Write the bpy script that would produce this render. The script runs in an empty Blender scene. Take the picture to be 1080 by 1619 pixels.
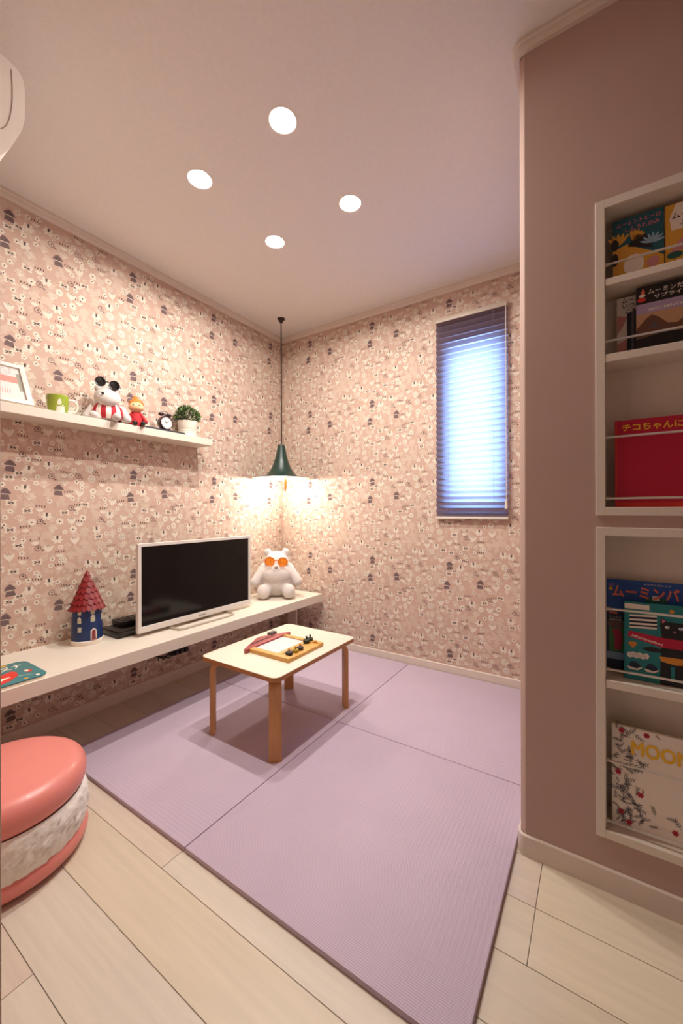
import bpy, bmesh, math, random
from mathutils import Vector, Matrix
import numpy as np

random.seed(7)
SC = bpy.context.scene
COL = SC.collection
PI = math.pi

# ------------------------------------------------------------------ camera
YAW, ROLL, FPX = 0.57662, 0.0019, 621.4
cam_d = bpy.data.cameras.new('camera')
cam = bpy.data.objects.new('camera', cam_d)
COL.objects.link(cam)
fw = Vector((-math.sin(YAW), math.cos(YAW), 0))
rt = Vector((math.cos(YAW), math.sin(YAW), 0))
dn = Vector((0, 0, -1))
r2 = rt * math.cos(ROLL) + dn * math.sin(ROLL)
d2 = -rt * math.sin(ROLL) + dn * math.cos(ROLL)
m = Matrix((r2, -d2, -fw)).transposed().to_4x4()
m.translation = Vector((0, 0, 1.0))
cam.matrix_world = m
cam_d.sensor_fit = 'HORIZONTAL'
cam_d.sensor_width = 36.0
cam_d.lens = FPX / 1080 * 36.0
cam_d.shift_y = -3.3 / 1080
cam_d.clip_start = 0.01
SC.camera = cam

# ------------------------------------------------------------------ world, exposure
world = bpy.data.worlds.new('daylight')
SC.world = world
world.use_nodes = True
bg = world.node_tree.nodes['Background']
bg.inputs[0].default_value = (0.36, 0.58, 1.0, 1)
bg.inputs[1].default_value = 23.0
SC.view_settings.view_transform = 'Standard'
SC.view_settings.look = 'None'
SC.view_settings.gamma = 1
SC.view_settings.use_curve_mapping = False
SC.view_settings.exposure = 0.0
SC.cycles.use_denoising = True
SC.cycles.max_bounces = 10
SC.cycles.diffuse_bounces = 6
SC.cycles.sample_clamp_indirect = 6
DOWNLIGHT_W = 11.0
PENDANT_W = 10.5
WARM = (1.0, 0.945, 0.87)

# ------------------------------------------------------------------ helpers
def lin(h):
    if isinstance(h, str):
        h = h.lstrip('#')
        h = [int(h[i:i + 2], 16) / 255 for i in (0, 2, 4)]
    return tuple(c / 12.92 if c <= .04045 else ((c + .055) / 1.055) ** 2.4 for c in h)

MATS = {}
def pmat(name, col, rough=.5, metal=0., noise=None, bump=None, coat=0., emit=None, stretch=None, sheen=0., rnd=0., spec=.5):
    """noise=(scale, amount): colour variation; bump=(scale, strength); stretch=(x,y,z) grain scale; rnd: per-object value shift"""
    if name in MATS:
        return MATS[name]
    mt = bpy.data.materials.new(name)
    mt.use_nodes = True
    nt = mt.node_tree
    b = nt.nodes['Principled BSDF']
    c = lin(col)
    b.inputs['Base Color'].default_value = (*c, 1)
    b.inputs['Roughness'].default_value = rough
    b.inputs['Metallic'].default_value = metal
    b.inputs['Coat Weight'].default_value = coat
    b.inputs['Sheen Weight'].default_value = sheen
    b.inputs['Specular IOR Level'].default_value = spec
    if noise or bump:
        tc = nt.nodes.new('ShaderNodeTexCoord')
        mp = nt.nodes.new('ShaderNodeMapping')
        nt.links.new(tc.outputs['Object'], mp.inputs[0])
        if stretch:
            mp.inputs['Scale'].default_value = stretch
        if rnd:
            oi = nt.nodes.new('ShaderNodeObjectInfo')
            mu = nt.nodes.new('ShaderNodeMath'); mu.operation = 'MULTIPLY'; mu.inputs[1].default_value = 37.
            nt.links.new(oi.outputs['Random'], mu.inputs[0])
            nt.links.new(mu.outputs[0], mp.inputs['Location'])
    if noise:
        n = nt.nodes.new('ShaderNodeTexNoise')
        n.inputs['Scale'].default_value = noise[0]; n.inputs['Detail'].default_value = 5
        nt.links.new(mp.outputs[0], n.inputs['Vector'])
        r = nt.nodes.new('ShaderNodeValToRGB')
        a = noise[1]
        r.color_ramp.elements[0].position = .3; r.color_ramp.elements[1].position = .7
        r.color_ramp.elements[0].color = (*[max(0, x * (1 - a)) for x in c], 1)
        r.color_ramp.elements[1].color = (*[min(1, x * (1 + a)) for x in c], 1)
        nt.links.new(n.outputs['Fac'], r.inputs[0])
        out = r.outputs[0]
        if rnd:
            hs = nt.nodes.new('ShaderNodeHueSaturation')
            mr = nt.nodes.new('ShaderNodeMapRange')
            mr.inputs['To Min'].default_value = 1 - rnd; mr.inputs['To Max'].default_value = 1 + rnd
            nt.links.new(oi.outputs['Random'], mr.inputs[0])
            nt.links.new(mr.outputs[0], hs.inputs['Value'])
            nt.links.new(out, hs.inputs['Color']); out = hs.outputs[0]
        nt.links.new(out, b.inputs['Base Color'])
    if bump:
        n2 = nt.nodes.new('ShaderNodeTexNoise')
        n2.inputs['Scale'].default_value = bump[0]; n2.inputs['Detail'].default_value = 3
        nt.links.new(mp.outputs[0], n2.inputs['Vector'])
        bp = nt.nodes.new('ShaderNodeBump')
        bp.inputs['Strength'].default_value = bump[1]; bp.inputs['Distance'].default_value = .002
        nt.links.new(n2.outputs['Fac'], bp.inputs['Height'])
        nt.links.new(bp.outputs[0], b.inputs['Normal'])
    if emit:
        b.inputs['Emission Color'].default_value = (*emit[0], 1)
        b.inputs['Emission Strength'].default_value = emit[1]
    MATS[name] = mt
    return mt

class MB:
    """collects geometry and links it as one mesh object"""
    def __init__(s):
        s.v = []; s.f = []; s.m = []
    def add(s, vs, fs, mat=0):
        o = len(s.v)
        s.v += [tuple(v) for v in vs]
        s.f += [tuple(i + o for i in f) for f in fs]
        s.m += [mat] * len(fs)
        return s
    def addbm(s, bm, mat=0, M=None):
        if M is not None:
            bm.transform(M)
        bm.verts.index_update()
        s.add([v.co[:] for v in bm.verts], [[v.index for v in f.verts] for f in bm.faces], mat)
        bm.free()
        return s
    def box(s, x0, x1, y0, y1, z0, z1, mat=0, bev=0., seg=2):
        bm = bmesh.new()
        bmesh.ops.create_cube(bm, size=1)
        bmesh.ops.scale(bm, vec=(x1 - x0, y1 - y0, z1 - z0), verts=bm.verts)
        bmesh.ops.translate(bm, vec=((x0 + x1) / 2, (y0 + y1) / 2, (z0 + z1) / 2), verts=bm.verts)
        if bev:
            bmesh.ops.bevel(bm, geom=bm.edges[:], offset=bev, segments=seg, affect='EDGES', profile=.5)
        return s.addbm(bm, mat)
    def lathe(s, prof, n=32, mat=0, c=(0, 0, 0), caps=True, M=None):
        vs, fs = [], []
        for r, z in prof:
            for k in range(n):
                a = 2 * PI * k / n
                vs.append(Vector((r * math.cos(a), r * math.sin(a), z)))
        for i in range(len(prof) - 1):
            for k in range(n):
                fs.append((i * n + k, i * n + (k + 1) % n, (i + 1) * n + (k + 1) % n, (i + 1) * n + k))
        if caps:
            if prof[0][0] > 1e-5: fs.append(tuple(reversed(range(n))))
            if prof[-1][0] > 1e-5: fs.append(tuple(range((len(prof) - 1) * n, len(prof) * n)))
        if M is not None: vs = [M @ v for v in vs]
        c = Vector(c)
        return s.add([v + c for v in vs], fs, mat)
    def tube(s, path, r, n=8, mat=0, closed=False):
        P = [Vector(p) for p in path]
        R = r if isinstance(r, (list, tuple)) else [r] * len(P)
        vs, fs = [], []
        up = None
        for i, p in enumerate(P):
            if closed: t = P[(i + 1) % len(P)] - P[i - 1]
            else: t = P[min(i + 1, len(P) - 1)] - P[max(i - 1, 0)]
            t.normalize()
            if up is None:
                up = Vector((0, 0, 1)) if abs(t.z) < .9 else Vector((1, 0, 0))
            x = t.cross(up).normalized(); up = x.cross(t).normalized()
            for k in range(n):
                a = 2 * PI * k / n
                vs.append(p + R[i] * (math.cos(a) * x + math.sin(a) * up))
        L = len(P)
        for i in range(L if closed else L - 1):
            j = (i + 1) % L
            for k in range(n):
                fs.append((i * n + k, i * n + (k + 1) % n, j * n + (k + 1) % n, j * n + k))
        if not closed:
            fs.append(tuple(reversed(range(n)))); fs.append(tuple(range((L - 1) * n, L * n)))
        return s.add(vs, fs, mat)
    def ell(s, c, r, mat=0, rot=None, u=20, v=12):
        bm = bmesh.new()
        bmesh.ops.create_uvsphere(bm, u_segments=u, v_segments=v, radius=1)
        rr = r if isinstance(r, (tuple, list)) else (r, r, r)
        M = Matrix.Translation(Vector(c)) @ (rot.to_4x4() if rot is not None else Matrix.Identity(4)) @ Matrix.Diagonal((*rr, 1))
        return s.addbm(bm, mat, M)
    def prism(s, poly, fn, d0, d1, mat=0, bev=0.):
        """extrude 2-D poly between depths d0<d1; fn(u, v, d)->xyz"""
        bm = bmesh.new()
        a = [bm.verts.new((p[0], p[1], d0)) for p in poly]
        b = [bm.verts.new((p[0], p[1], d1)) for p in poly]
        n = len(poly)
        bm.faces.new(list(reversed(a))); bm.faces.new(b)
        for i in range(n):
            bm.faces.new((a[i], a[(i + 1) % n], b[(i + 1) % n], b[i]))
        if bev:
            bmesh.ops.bevel(bm, geom=[e for e in bm.edges if abs(e.verts[0].co.z - e.verts[1].co.z) < 1e-7], offset=bev, segments=2, affect='EDGES', profile=.5)
        bmesh.ops.recalc_face_normals(bm, faces=bm.faces)
        for v in bm.verts: v.co = fn(*v.co)
        return s.addbm(bm, mat)
    def flat(s, poly, fn, d, mat=0):
        return s.add([fn(p[0], p[1], d) for p in poly], [tuple(range(len(poly)))], mat)
    def build(s, name, mats, parent=None, loc=None, rotz=0., sharp=32, recalc=False, **props):
        me = bpy.data.meshes.new(name)
        me.from_pydata(s.v, [], s.f)
        if not isinstance(mats, (list, tuple)): mats = [mats]
        for mt in mats: me.materials.append(mt)
        me.polygons.foreach_set('material_index', s.m)
        me.polygons.foreach_set('use_smooth', [True] * len(s.f))
        if recalc:
            bm = bmesh.new(); bm.from_mesh(me)
            bmesh.ops.recalc_face_normals(bm, faces=bm.faces); bm.to_mesh(me); bm.free()
        me.update()
        me.set_sharp_from_angle(angle=math.radians(sharp))
        o = bpy.data.objects.new(name, me)
        COL.objects.link(o)
        if parent: o.parent = parent
        if loc: o.location = loc
        if rotz: o.rotation_euler.z = rotz
        for k, v in props.items(): o[k] = v
        return o

def empty(name, loc, label=None, category=None, group=None, rot=(0, 0, 0), kind=None):
    o = bpy.data.objects.new(name, None)
    COL.objects.link(o)
    o.location = loc; o.rotation_euler = rot
    o.empty_display_size = .05
    if label: o['label'] = label
    if category: o['category'] = category
    if group: o['group'] = group
    if kind: o['kind'] = kind
    return o

def struct(o, label=None, category=None):
    o['kind'] = 'structure'
    if label: o['label'] = label
    if category: o['category'] = category
    return o

def text_geo(body, bold=0.):
    cu = bpy.data.curves.new('lettering', 'FONT')
    cu.body = body; cu.size = 1; cu.offset = bold; cu.resolution_u = 3
    ob = bpy.data.objects.new('lettering', cu)
    COL.objects.link(ob)
    dg = bpy.context.evaluated_depsgraph_get()
    me = bpy.data.meshes.new_from_object(ob.evaluated_get(dg))
    vs = [(v.co.x, v.co.y) for v in me.vertices]
    fs = [tuple(p.vertices) for p in me.polygons]
    bpy.data.objects.remove(ob); bpy.data.curves.remove(cu); bpy.data.meshes.remove(me)
    return vs, fs

def add_text(mb, body, x0, y0, w, h, fn, d, mat=0, bold=0., skew=0.):
    """fit text into the box x0,y0,w,h (w None keeps the aspect); skew = rise over the width"""
    vs, fs = text_geo(body, bold)
    if not vs: return
    ax = min(v[0] for v in vs); bx = max(v[0] for v in vs)
    ay = min(v[1] for v in vs); by = max(v[1] for v in vs)
    sy = h / (by - ay); sx = sy if w is None else w / (bx - ax)
    o = [((x - ax) * sx, (y - ay) * sy) for x, y in vs]
    mb.add([fn(x0 + x, y0 + y + skew * x, d) for x, y in o], fs, mat)

def remesh(obj, voxel, smooth=6):
    md = obj.modifiers.new('r', 'REMESH'); md.mode = 'VOXEL'; md.voxel_size = voxel
    ms = obj.modifiers.new('s', 'SMOOTH'); ms.factor = .5; ms.iterations = smooth
    dg = bpy.context.evaluated_depsgraph_get()
    me = bpy.data.meshes.new_from_object(obj.evaluated_get(dg))
    obj.modifiers.clear()
    old = obj.data; obj.data = me
    if len(me.materials) == 0:
        for mt in old.materials: me.materials.append(mt)
    me.polygons.foreach_set('use_smooth', [True] * len(me.polygons))
    return obj

def rrect(x0, x1, y0, y1, r, n=5):
    P = []
    for cx, cy, a0 in ((x1 - r, y0 + r, -PI / 2), (x1 - r, y1 - r, 0), (x0 + r, y1 - r, PI / 2), (x0 + r, y0 + r, PI)):
        for k in range(n + 1):
            a = a0 + PI / 2 * k / n
            P.append((cx + r * math.cos(a), cy + r * math.sin(a)))
    return P

def chaikin(P, closed=True, it=2):
    for _ in range(it):
        Q = []
        n = len(P)
        for i in range(n if closed else n - 1):
            a, b = P[i], P[(i + 1) % n]
            Q += [(a[0] * .75 + b[0] * .25, a[1] * .75 + b[1] * .25), (a[0] * .25 + b[0] * .75, a[1] * .25 + b[1] * .75)]
        P = Q if closed else [P[0]] + Q + [P[-1]]
    return P

def circ(cx, cy, r, n=10, ry=None):
    ry = ry or r
    return [(cx + r * math.cos(2 * PI * k / n), cy + ry * math.sin(2 * PI * k / n)) for k in range(n)]

def petal(cx, cy, ang, ln, wd, start=0.):
    """leaf-shaped outline starting at c, pointing along ang"""
    c, s = math.cos(ang), math.sin(ang)
    P = []
    for t, w in ((0, .12), (.3, .75), (.6, 1), (.85, .7), (1, 0.), (.85, -.7), (.6, -1), (.3, -.75), (0, -.12)):
        a = start + t * (ln - start); b = -w * wd / 2
        P.append((cx + a * c - b * s, cy + a * s + b * c))
    return P

def stroke(x0, y0, x1, y1, w0, w1=None):
    w1 = w0 if w1 is None else w1
    dx, dy = x1 - x0, y1 - y0
    L = math.hypot(dx, dy); nx, ny = -dy / L / 2, dx / L / 2
    return [(x0 - nx * w0, y0 - ny * w0), (x1 - nx * w1, y1 - ny * w1), (x1 + nx * w1, y1 + ny * w1), (x0 + nx * w0, y0 + ny * w0)]

# ------------------------------------------------------------------ dimensions
XL, YB, XP, YP, XR = -2.088, 2.352, -0.19, 1.245, 0.80
YF0, YF1 = 0.03, 0.149          # doorway wall
ZC = 2.352
R_ = 0.016                       # rounded partition corner

# ------------------------------------------------------------------ materials of the room
M_CEIL = pmat('ceiling_paper', '#dedad5', .9, noise=(60, .02), bump=(180, .15))
M_GROUND = pmat('wallpaper_ground', '#c1a494', .85, noise=(5, .05), bump=(300, .1))
M_CREAM = pmat('print_cream', '#d9cebe', .85)
M_FAINT = pmat('print_faint', '#cbb6a5', .85)
M_DARK = pmat('print_dark', '#54433f', .85)
M_GREY = pmat('print_grey', '#6f5b5b', .85)
M_ROSE = pmat('rose_paint', '#b59b90', .8, noise=(3, .03), bump=(220, .12))
M_TRIM = pmat('trim_white', '#d3c6ba', .45, noise=(20, .02))
M_WHITE = pmat('shelf_white', '#d8cfc1', .5, noise=(8, .015))
M_PLANKS = [pmat('maple_plank_' + n, c, .38, noise=(3.2, .055), stretch=(1.2, 22, 1), rnd=.035, bump=(30, .05)) for n, c in (('warm', '#c9bba6'), ('pale', '#cabfb0'), ('rosy', '#c8b8a9'), ('cool', '#bfb9b1'))]
M_GAP = pmat('plank_gap', '#5f4a3a', .8)

# ------------------------------------------------------------------ floor
fl = MB().box(XL - .1, XR, -1.3, YB + .1, -.05, -.006).build('floor', M_GAP)
struct(fl, 'pale maple plank floor around the lilac mats', 'floor')
PITCH, BL = .14865, 1.782
row = 0
for k in range(-5, 16):
    y0 = .348 + k * PITCH; y1 = y0 + PITCH
    if y0 > YB: break
    pair = (k // 2) % 2            # two strips share their end joints
    j0 = -.131 if pair == 0 else -1.022
    x = j0 - 2 * BL
    while x < XR:
        a, b = max(x, XL), min(x + BL, XR)
        if b - a > .01:
            cx, cy = (a + b) / 2, (y0 + y1) / 2
            mb = MB().box(a - cx + .0007, b - cx - .0007, y0 - cy + .0007, min(y1, YB) - cy - .0007, -.006, 0, bev=.0005, seg=1)
            pick = 3 if (k in (4, 5, 2) and -1.0 < cx < -.2) else (0 if k in (4, 5) and cx > 0 else (k * 2 + int(x * 3)) % 3)
            mb.build('plank', M_PLANKS[pick], fl, (cx, cy, 0))
        x += BL

# ------------------------------------------------------------------ ceiling with four round openings
DL = [(-.912, 1.033), (-1.357, 1.031), (-.910, 1.474), (-1.358, 1.478)]
HR = .043
mb = MB()
xs = sorted([XL - .1, XR] + [-.911 - .1, -.911 + .1, -1.3575 - .1, -1.3575 + .1])
ys = sorted([-1.3, YB + .1] + [1.032 - .1, 1.032 + .1, 1.476 - .1, 1.476 + .1])
for i in range(len(xs) - 1):
    for j in range(len(ys) - 1):
        x0, x1, y0, y1 = xs[i], xs[i + 1], ys[j], ys[j + 1]
        hit = [d for d in DL if x0 < d[0] < x1 and y0 < d[1] < y1]
        if not hit:
            mb.add([(x0, y0, ZC), (x0, y1, ZC), (x1, y1, ZC), (x1, y0, ZC)], [(0, 1, 2, 3)])
        else:
            cx, cy = hit[0]; n = 32
            inner = [(cx + HR * math.cos(2 * PI * k / n), cy + HR * math.sin(2 * PI * k / n), ZC) for k in range(n)]
            outer = []
            for k in range(n):
                a = 2 * PI * k / n; c, s = math.cos(a), math.sin(a); q = .1 / max(abs(c), abs(s))
                px, py = cx + q * c, cy + q * s
                px = x0 if abs(px - x0) < .006 else x1 if abs(px - x1) < .006 else px
                py = y0 if abs(py - y0) < .006 else y1 if abs(py - y1) < .006 else py
                outer.append((px, py, ZC))
            mb.add(inner + outer, [(k, (k + 1) % n, n + (k + 1) % n, n + k) for k in range(n)])
ce = mb.build('ceiling', M_CEIL)
struct(ce, 'pale ceiling with four recessed downlights', 'ceiling')

# ------------------------------------------------------------------ wallpaper motifs (centimetres, y up; 0 ground 1 cream 2 faint 3 dark 4 grey)
def mot_daisy(n, r):
    P = [(1, petal(0, 0, 2 * PI * k / n + .3, r, r * .62, .1)) for k in range(n)]
    return P + [(3, circ(0, 0, r * .2, 6))]
def mot_tulip(s=1.):
    P = [(1, petal(0, -1.6 * s, PI / 2 + a, 3.4 * s, 1.1 * s)) for a in (-.5, -.17, .17, .5)]
    P += [(3, stroke(1.4 * s * math.sin(a), -1.6 * s + 2.3 * s * math.cos(a), 1.85 * s * math.sin(a), -1.6 * s + 3.1 * s * math.cos(a), .08 * s, .3 * s)) for a in (-.34, 0, .34)]
    return P + [(1, stroke(0, -3.6 * s, 0, -1.4 * s, .2 * s))]
def mot_ticks(s=1.):
    P = [(1, [(-1.3 * s, .4 * s), (-.9 * s, -.6 * s), (0, -1.1 * s), (.9 * s, -.6 * s), (1.3 * s, .4 * s), (.65 * s, -.1 * s), (.4 * s, .6 * s), (0, 0), (-.4 * s, .6 * s), (-.65 * s, -.1 * s)])]
    for k in range(4):
        x = (-1.2 + .8 * k) * s
        P.append((3, stroke(x, .55 * s, x + .16 * s, 1.25 * s, .12 * s, .4 * s)))
    return P
def mot_fan(s=1., m=1):
    return [(m, stroke(0, -1.4 * s, 2.5 * s * math.sin(a) * .9, -1.4 * s + 2.8 * s * math.cos(a), .12 * s, .3 * s)) for a in (-.85, -.5, -.17, .17, .5, .85)]
def mot_bfly(s=1.):
    P = [(1, petal(0, 0, a, 1.9 * s, 1.2 * s)) for a in (.45, PI - .45, -.5, PI + .5)]
    P += [(3, petal(0, 0, a, 1.1 * s, .42 * s)) for a in (.4, PI - .4, -.4, PI + .4)]
    return P
def mot_anem(s=1.):
    P = [(1, petal(0, -.2 * s, a, 1.9 * s, 1.05 * s, .15)) for a in (-.15, .8, PI - .8, PI + .15, -1.0, PI + 1.0)]
    return P + [(3, [(-.3 * s, -.25 * s), (.3 * s, -.25 * s), (.38 * s, 1.05 * s), (-.38 * s, 1.05 * s)])]
def mot_ring(s=1.):
    P = [(1, circ(0, 0, 1.75 * s, 12))]
    for k in range(8):
        a = 2 * PI * k / 8
        P.append((3, stroke(.65 * s * math.cos(a), .65 * s * math.sin(a), 1.3 * s * math.cos(a), 1.3 * s * math.sin(a), .1 * s, .26 * s)))
    return P + [(3, circ(0, 0, .24 * s, 6))]
def mot_berry(s=1.):
    P = []
    for k in range(7):
        a = 2 * PI * k / 7
        P.append((4, stroke(.9 * s * math.cos(a), .9 * s * math.sin(a), .9 * s * math.cos(a + .7), .9 * s * math.sin(a + .7), .26 * s)))
    P += [(3, circ(.1 * s, .1 * s, .3 * s, 6)), (4, petal(.9 * s, -.6 * s, -.6, .9 * s, .5 * s))]
    return P
def mot_mush(s=1.):
    return [(4, [(-1.5 * s, .5 * s), (-1.1 * s, .25 * s), (1.1 * s, .25 * s), (1.5 * s, .5 * s), (.9 * s, 1.3 * s), (.25 * s, 1.9 * s), (-.25 * s, 1.9 * s), (-.9 * s, 1.3 * s)]),
            (4, [(-.9 * s, .0), (-1.25 * s, -1.5 * s), (1.25 * s, -1.5 * s), (.9 * s, 0)]),
            (1, [(-.75 * s, .22 * s), (-.75 * s, .02), (.75 * s, .02), (.75 * s, .22 * s)]),
            (3, circ(-.3 * s, 1.0 * s, .2 * s, 6)), (3, circ(.45 * s, .8 * s, .22 * s, 6))]
def mot_leafy(s=1.):
    return [(2, petal(0, -.3 * s, a, 2.0 * s, 1.1 * s)) for a in (.1, .75, 1.57, PI - .75, PI - .1, -1.2, -1.9)]
def mot_dots(s=1.):
    return [(1, petal(0, 0, 2 * PI * k / 5, .95 * s, .75 * s)) for k in range(5)] + [(3, circ(0, 0, .24 * s, 6))]
def mot_sprig(s=1.):
    return [(2, stroke(0, -1.6 * s, 0, 1.6 * s, .2 * s))] + [(2, petal(0, y * s, PI / 2 + q * .8, 1.3 * s, .6 * s)) for y in (-.9, -.1, .7) for q in (-1, 1)]

KINDS = [  # maker, radius cm, count in one 53 cm repeat
    (lambda: mot_tulip(1.1), 2.4, 9), (lambda: mot_mush(1.45), 2.4, 3), (lambda: mot_anem(1.2), 2.1, 11), (lambda: mot_ring(1.05), 2.0, 7),
    (lambda: mot_bfly(1.2), 2.0, 12), (lambda: mot_fan(1.15), 2.1, 10), (lambda: mot_leafy(1.2), 2.2, 12), (lambda: mot_berry(1.3), 1.7, 8),
    (lambda: mot_daisy(7, 1.8), 1.7, 6), (lambda: mot_ticks(1.35), 1.7, 18), (lambda: mot_sprig(1.1), 1.7, 10), (lambda: mot_dots(1.3), 1.15, 40), (lambda: mot_fan(.75, 2), 1.3, 26), (lambda: mot_leafy(.55), 1.0, 30)]
TILE = 53.
rng = random.Random(11)
placed = []
for mk, rad, cnt in KINDS:
    for _ in range(cnt):
        for t in range(260):
            x, y = rng.uniform(0, TILE), rng.uniform(0, TILE)
            ok = True
            for (px, py, pr, _) in placed:
                dx = abs(x - px); dx = min(dx, TILE - dx); dy = abs(y - py); dy = min(dy, TILE - dy)
                if math.hypot(dx, dy) < (rad + pr) * .86:
                    ok = False; break
            if ok:
                placed.append((x, y, rad, mk)); break

under = []
for q in range(150):
    under.append((rng.uniform(0, TILE), rng.uniform(0, TILE), rng.choice((lambda: mot_leafy(.9), lambda: mot_sprig(1.), lambda: mot_fan(1., 2), lambda: mot_leafy(.6)))))
def paper(mb, fn, u0, u1, v0, v1, skip=(), off=0.):
    for iu in range(int((u0 - 1) * 100 / TILE) - 2, int((u1 + 1) * 100 / TILE) + 2):
        for iv in range(-1, int(v1 * 100 / TILE) + 2):
            for (x, y, rad, mk, lay) in [(x, y, r_, k_, .0005 + (n_ % 7) * 2e-5) for n_, (x, y, r_, k_) in enumerate(placed)] + [(x, y, 1.8, k_, .00006 + n_ * 2.4e-6) for n_, (x, y, k_) in enumerate(under)]:
                cu, cv = (iu * TILE + x) / 100 + off, (iv * TILE + y) / 100
                r = rad / 100 * .6
                if cu < u0 + r or cu > u1 - r or cv < v0 + r or cv > v1 - r: continue
                if any(a < cu < b and c < cv < d for a, b, c, d in skip): continue
                tilt = math.sin(cu * 91 + cv * 57) * .12
                ct, st = math.cos(tilt), math.sin(tilt)
                for i, (mt, poly) in enumerate(mk()):
                    q = []
                    for px, py in poly:
                        a, b = cu + (px * ct - py * st) / 100, cv + (px * st + py * ct) / 100
                        q.append((min(max(a, u0), u1), min(max(b, v0), v1)))
                    mb.flat(q, fn, lay + i * (1.5e-6 if lay > .00049 else 8e-7), mt)   # every printed shape on its own hair-thin layer
PAPER = [M_GROUND, M_CREAM, M_FAINT, M_DARK, M_GREY]

# left wall
fnL = lambda u, v, d: (XL + d, u, v)
mb = MB()
mb.box(XL - .1, XL, YF0, YB + .1, 0, ZC)
paper(mb, fnL, YF1, YB, .06, 2.31)
struct(mb.build('wall_left', PAPER), 'left wall in dusty pink wallpaper with cream flowers', 'wall')

# back wall with the window opening
WX0, WX1, WZ0, WZ1 = -.765, -.440, 1.02, 2.005
fnB = lambda u, v, d: (u, YB - d, v)
mb = MB()
for a, b, c, d in ((XL, WX0, 0, ZC), (WX1, XR, 0, ZC), (WX0, WX1, 0, WZ0), (WX0, WX1, WZ1, ZC)):
    mb.box(a, b, YB, YB + .12, c, d)
paper(mb, fnB, XL, XP, .06, 2.31, skip=((WX0 - .01, WX1 + .01, WZ0 - .01, WZ1 + .01),), off=.21)
struct(mb.build('wall_back', PAPER), 'back wall in dusty pink floral wallpaper with the window', 'wall')

# rose partition with two niches and a rounded outside corner
NX0, NX1 = 0.018, .40
NICHE = ((1.000, 1.795), (.150, .942))
mb = MB()
arc = [(XP, YP + R_), (XP + .0015, YP + R_ - .0032), (XP + R_ - .0032, YP + .0015), (XP + R_, YP)]
path = [(XP, YB)] + arc
for i in range(len(path) - 1):
    (xa, ya), (xb, yb) = path[i], path[i + 1]
    mb.add([(xa, ya, 0), (xb, yb, 0), (xb, yb, ZC), (xa, ya, ZC)], [(0, 1, 2, 3)])
xs = [XP + R_, NX0, NX1, XR]; zs = [0, NICHE[1][0], NICHE[1][1], NICHE[0][0], NICHE[0][1], ZC]
for i in range(3):
    for j in range(5):
        if i == 1 and j in (1, 3): continue
        mb.add([(xs[i], YP, zs[j]), (xs[i + 1], YP, zs[j]), (xs[i + 1], YP, zs[j + 1]), (xs[i], YP, zs[j + 1])], [(0, 1, 2, 3)])
for z0, z1 in NICHE:
    mb.add([(NX0, YP, z0), (NX0, YP + .12, z0), (NX0, YP + .12, z1), (NX0, YP, z1), (NX1, YP, z0), (NX1, YP + .12, z0), (NX1, YP + .12, z1), (NX1, YP, z1)],
           [(0, 3, 2, 1), (4, 5, 6, 7), (0, 1, 5, 4), (3, 7, 6, 2), (1, 2, 6, 5)])
struct(mb.build('wall_partition', M_ROSE, sharp=15), 'plain rose brown partition wall with recessed bookshelves', 'wall')

# doorway wall, right wall and hall behind the camera
mb = MB()
mb.box(XL, -.575, YF0, YF1, 0, ZC).box(.45, XR, YF0, YF1, 0, ZC).box(-.575, .45, YF0, YF1, 2.05, ZC)
struct(mb.build('wall_front', M_GROUND), 'pink wall around the doorway under the air conditioner', 'wall')
struct(MB().box(XR, XR + .1, -1.3, YB + .12, 0, ZC).build('wall_right', M_ROSE), 'plain rose side wall at the right', 'wall')
mb = MB().box(-1.1, -1.0, -1.3, YF0, 0, ZC).box(-1.1, XR, -1.4, -1.3, 0, ZC)
struct(mb.build('wall_hall', M_CEIL), 'pale hall wall behind the doorway', 'wall')
jm = MB().box(-.575, -.538, YF0 - .01, YF1 + .006, 0, 2.05, bev=.002).box(.42, .45, YF0 - .01, YF1 + .006, 0, 2.05, bev=.002).box(-.538, .42, YF0 - .01, YF1 + .006, 2.02, 2.05, bev=.002)
struct(jm.build('door_1', pmat('door_frame', '#c9b5a4', .5, noise=(10, .03))), 'pale frame of the open doorway', 'door frame')

# crown mouldings and baseboards
CR = [(0, 0), (.016, 0), (.016, -.012), (.012, -.016), (.012, -.034), (.009, -.040), (0, -.040)]
BBP = [(0, .06), (.0045, .06), (.007, .057), (.007, .0), (0, 0)]
def run(name, prof, fn, a, b, mat, label, cat):
    mb = MB(); n = len(prof)
    vs = [fn(a, o, z) for o, z in prof] + [fn(b, o, z) for o, z in prof]
    fs = [(i, (i + 1) % n, n + (i + 1) % n, n + i) for i in range(n)] + [tuple(range(n)), tuple(range(2 * n - 1, n - 1, -1))]
    mb.add(vs, fs)
    return struct(mb.build(name, mat, recalc=True), label, cat)
run('trim_1', CR, lambda t, o, z: (XL + o, t, ZC + z), YF1, YB, M_TRIM, 'white crown moulding along the top of the left wall', 'moulding')
run('trim_2', CR, lambda t, o, z: (t, YB - o, ZC + z), XL, XP, M_TRIM, 'white crown moulding along the top of the back wall', 'moulding')
CR2 = [(o + (.004 if o else 0), z * .85) for o, z in CR]
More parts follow.
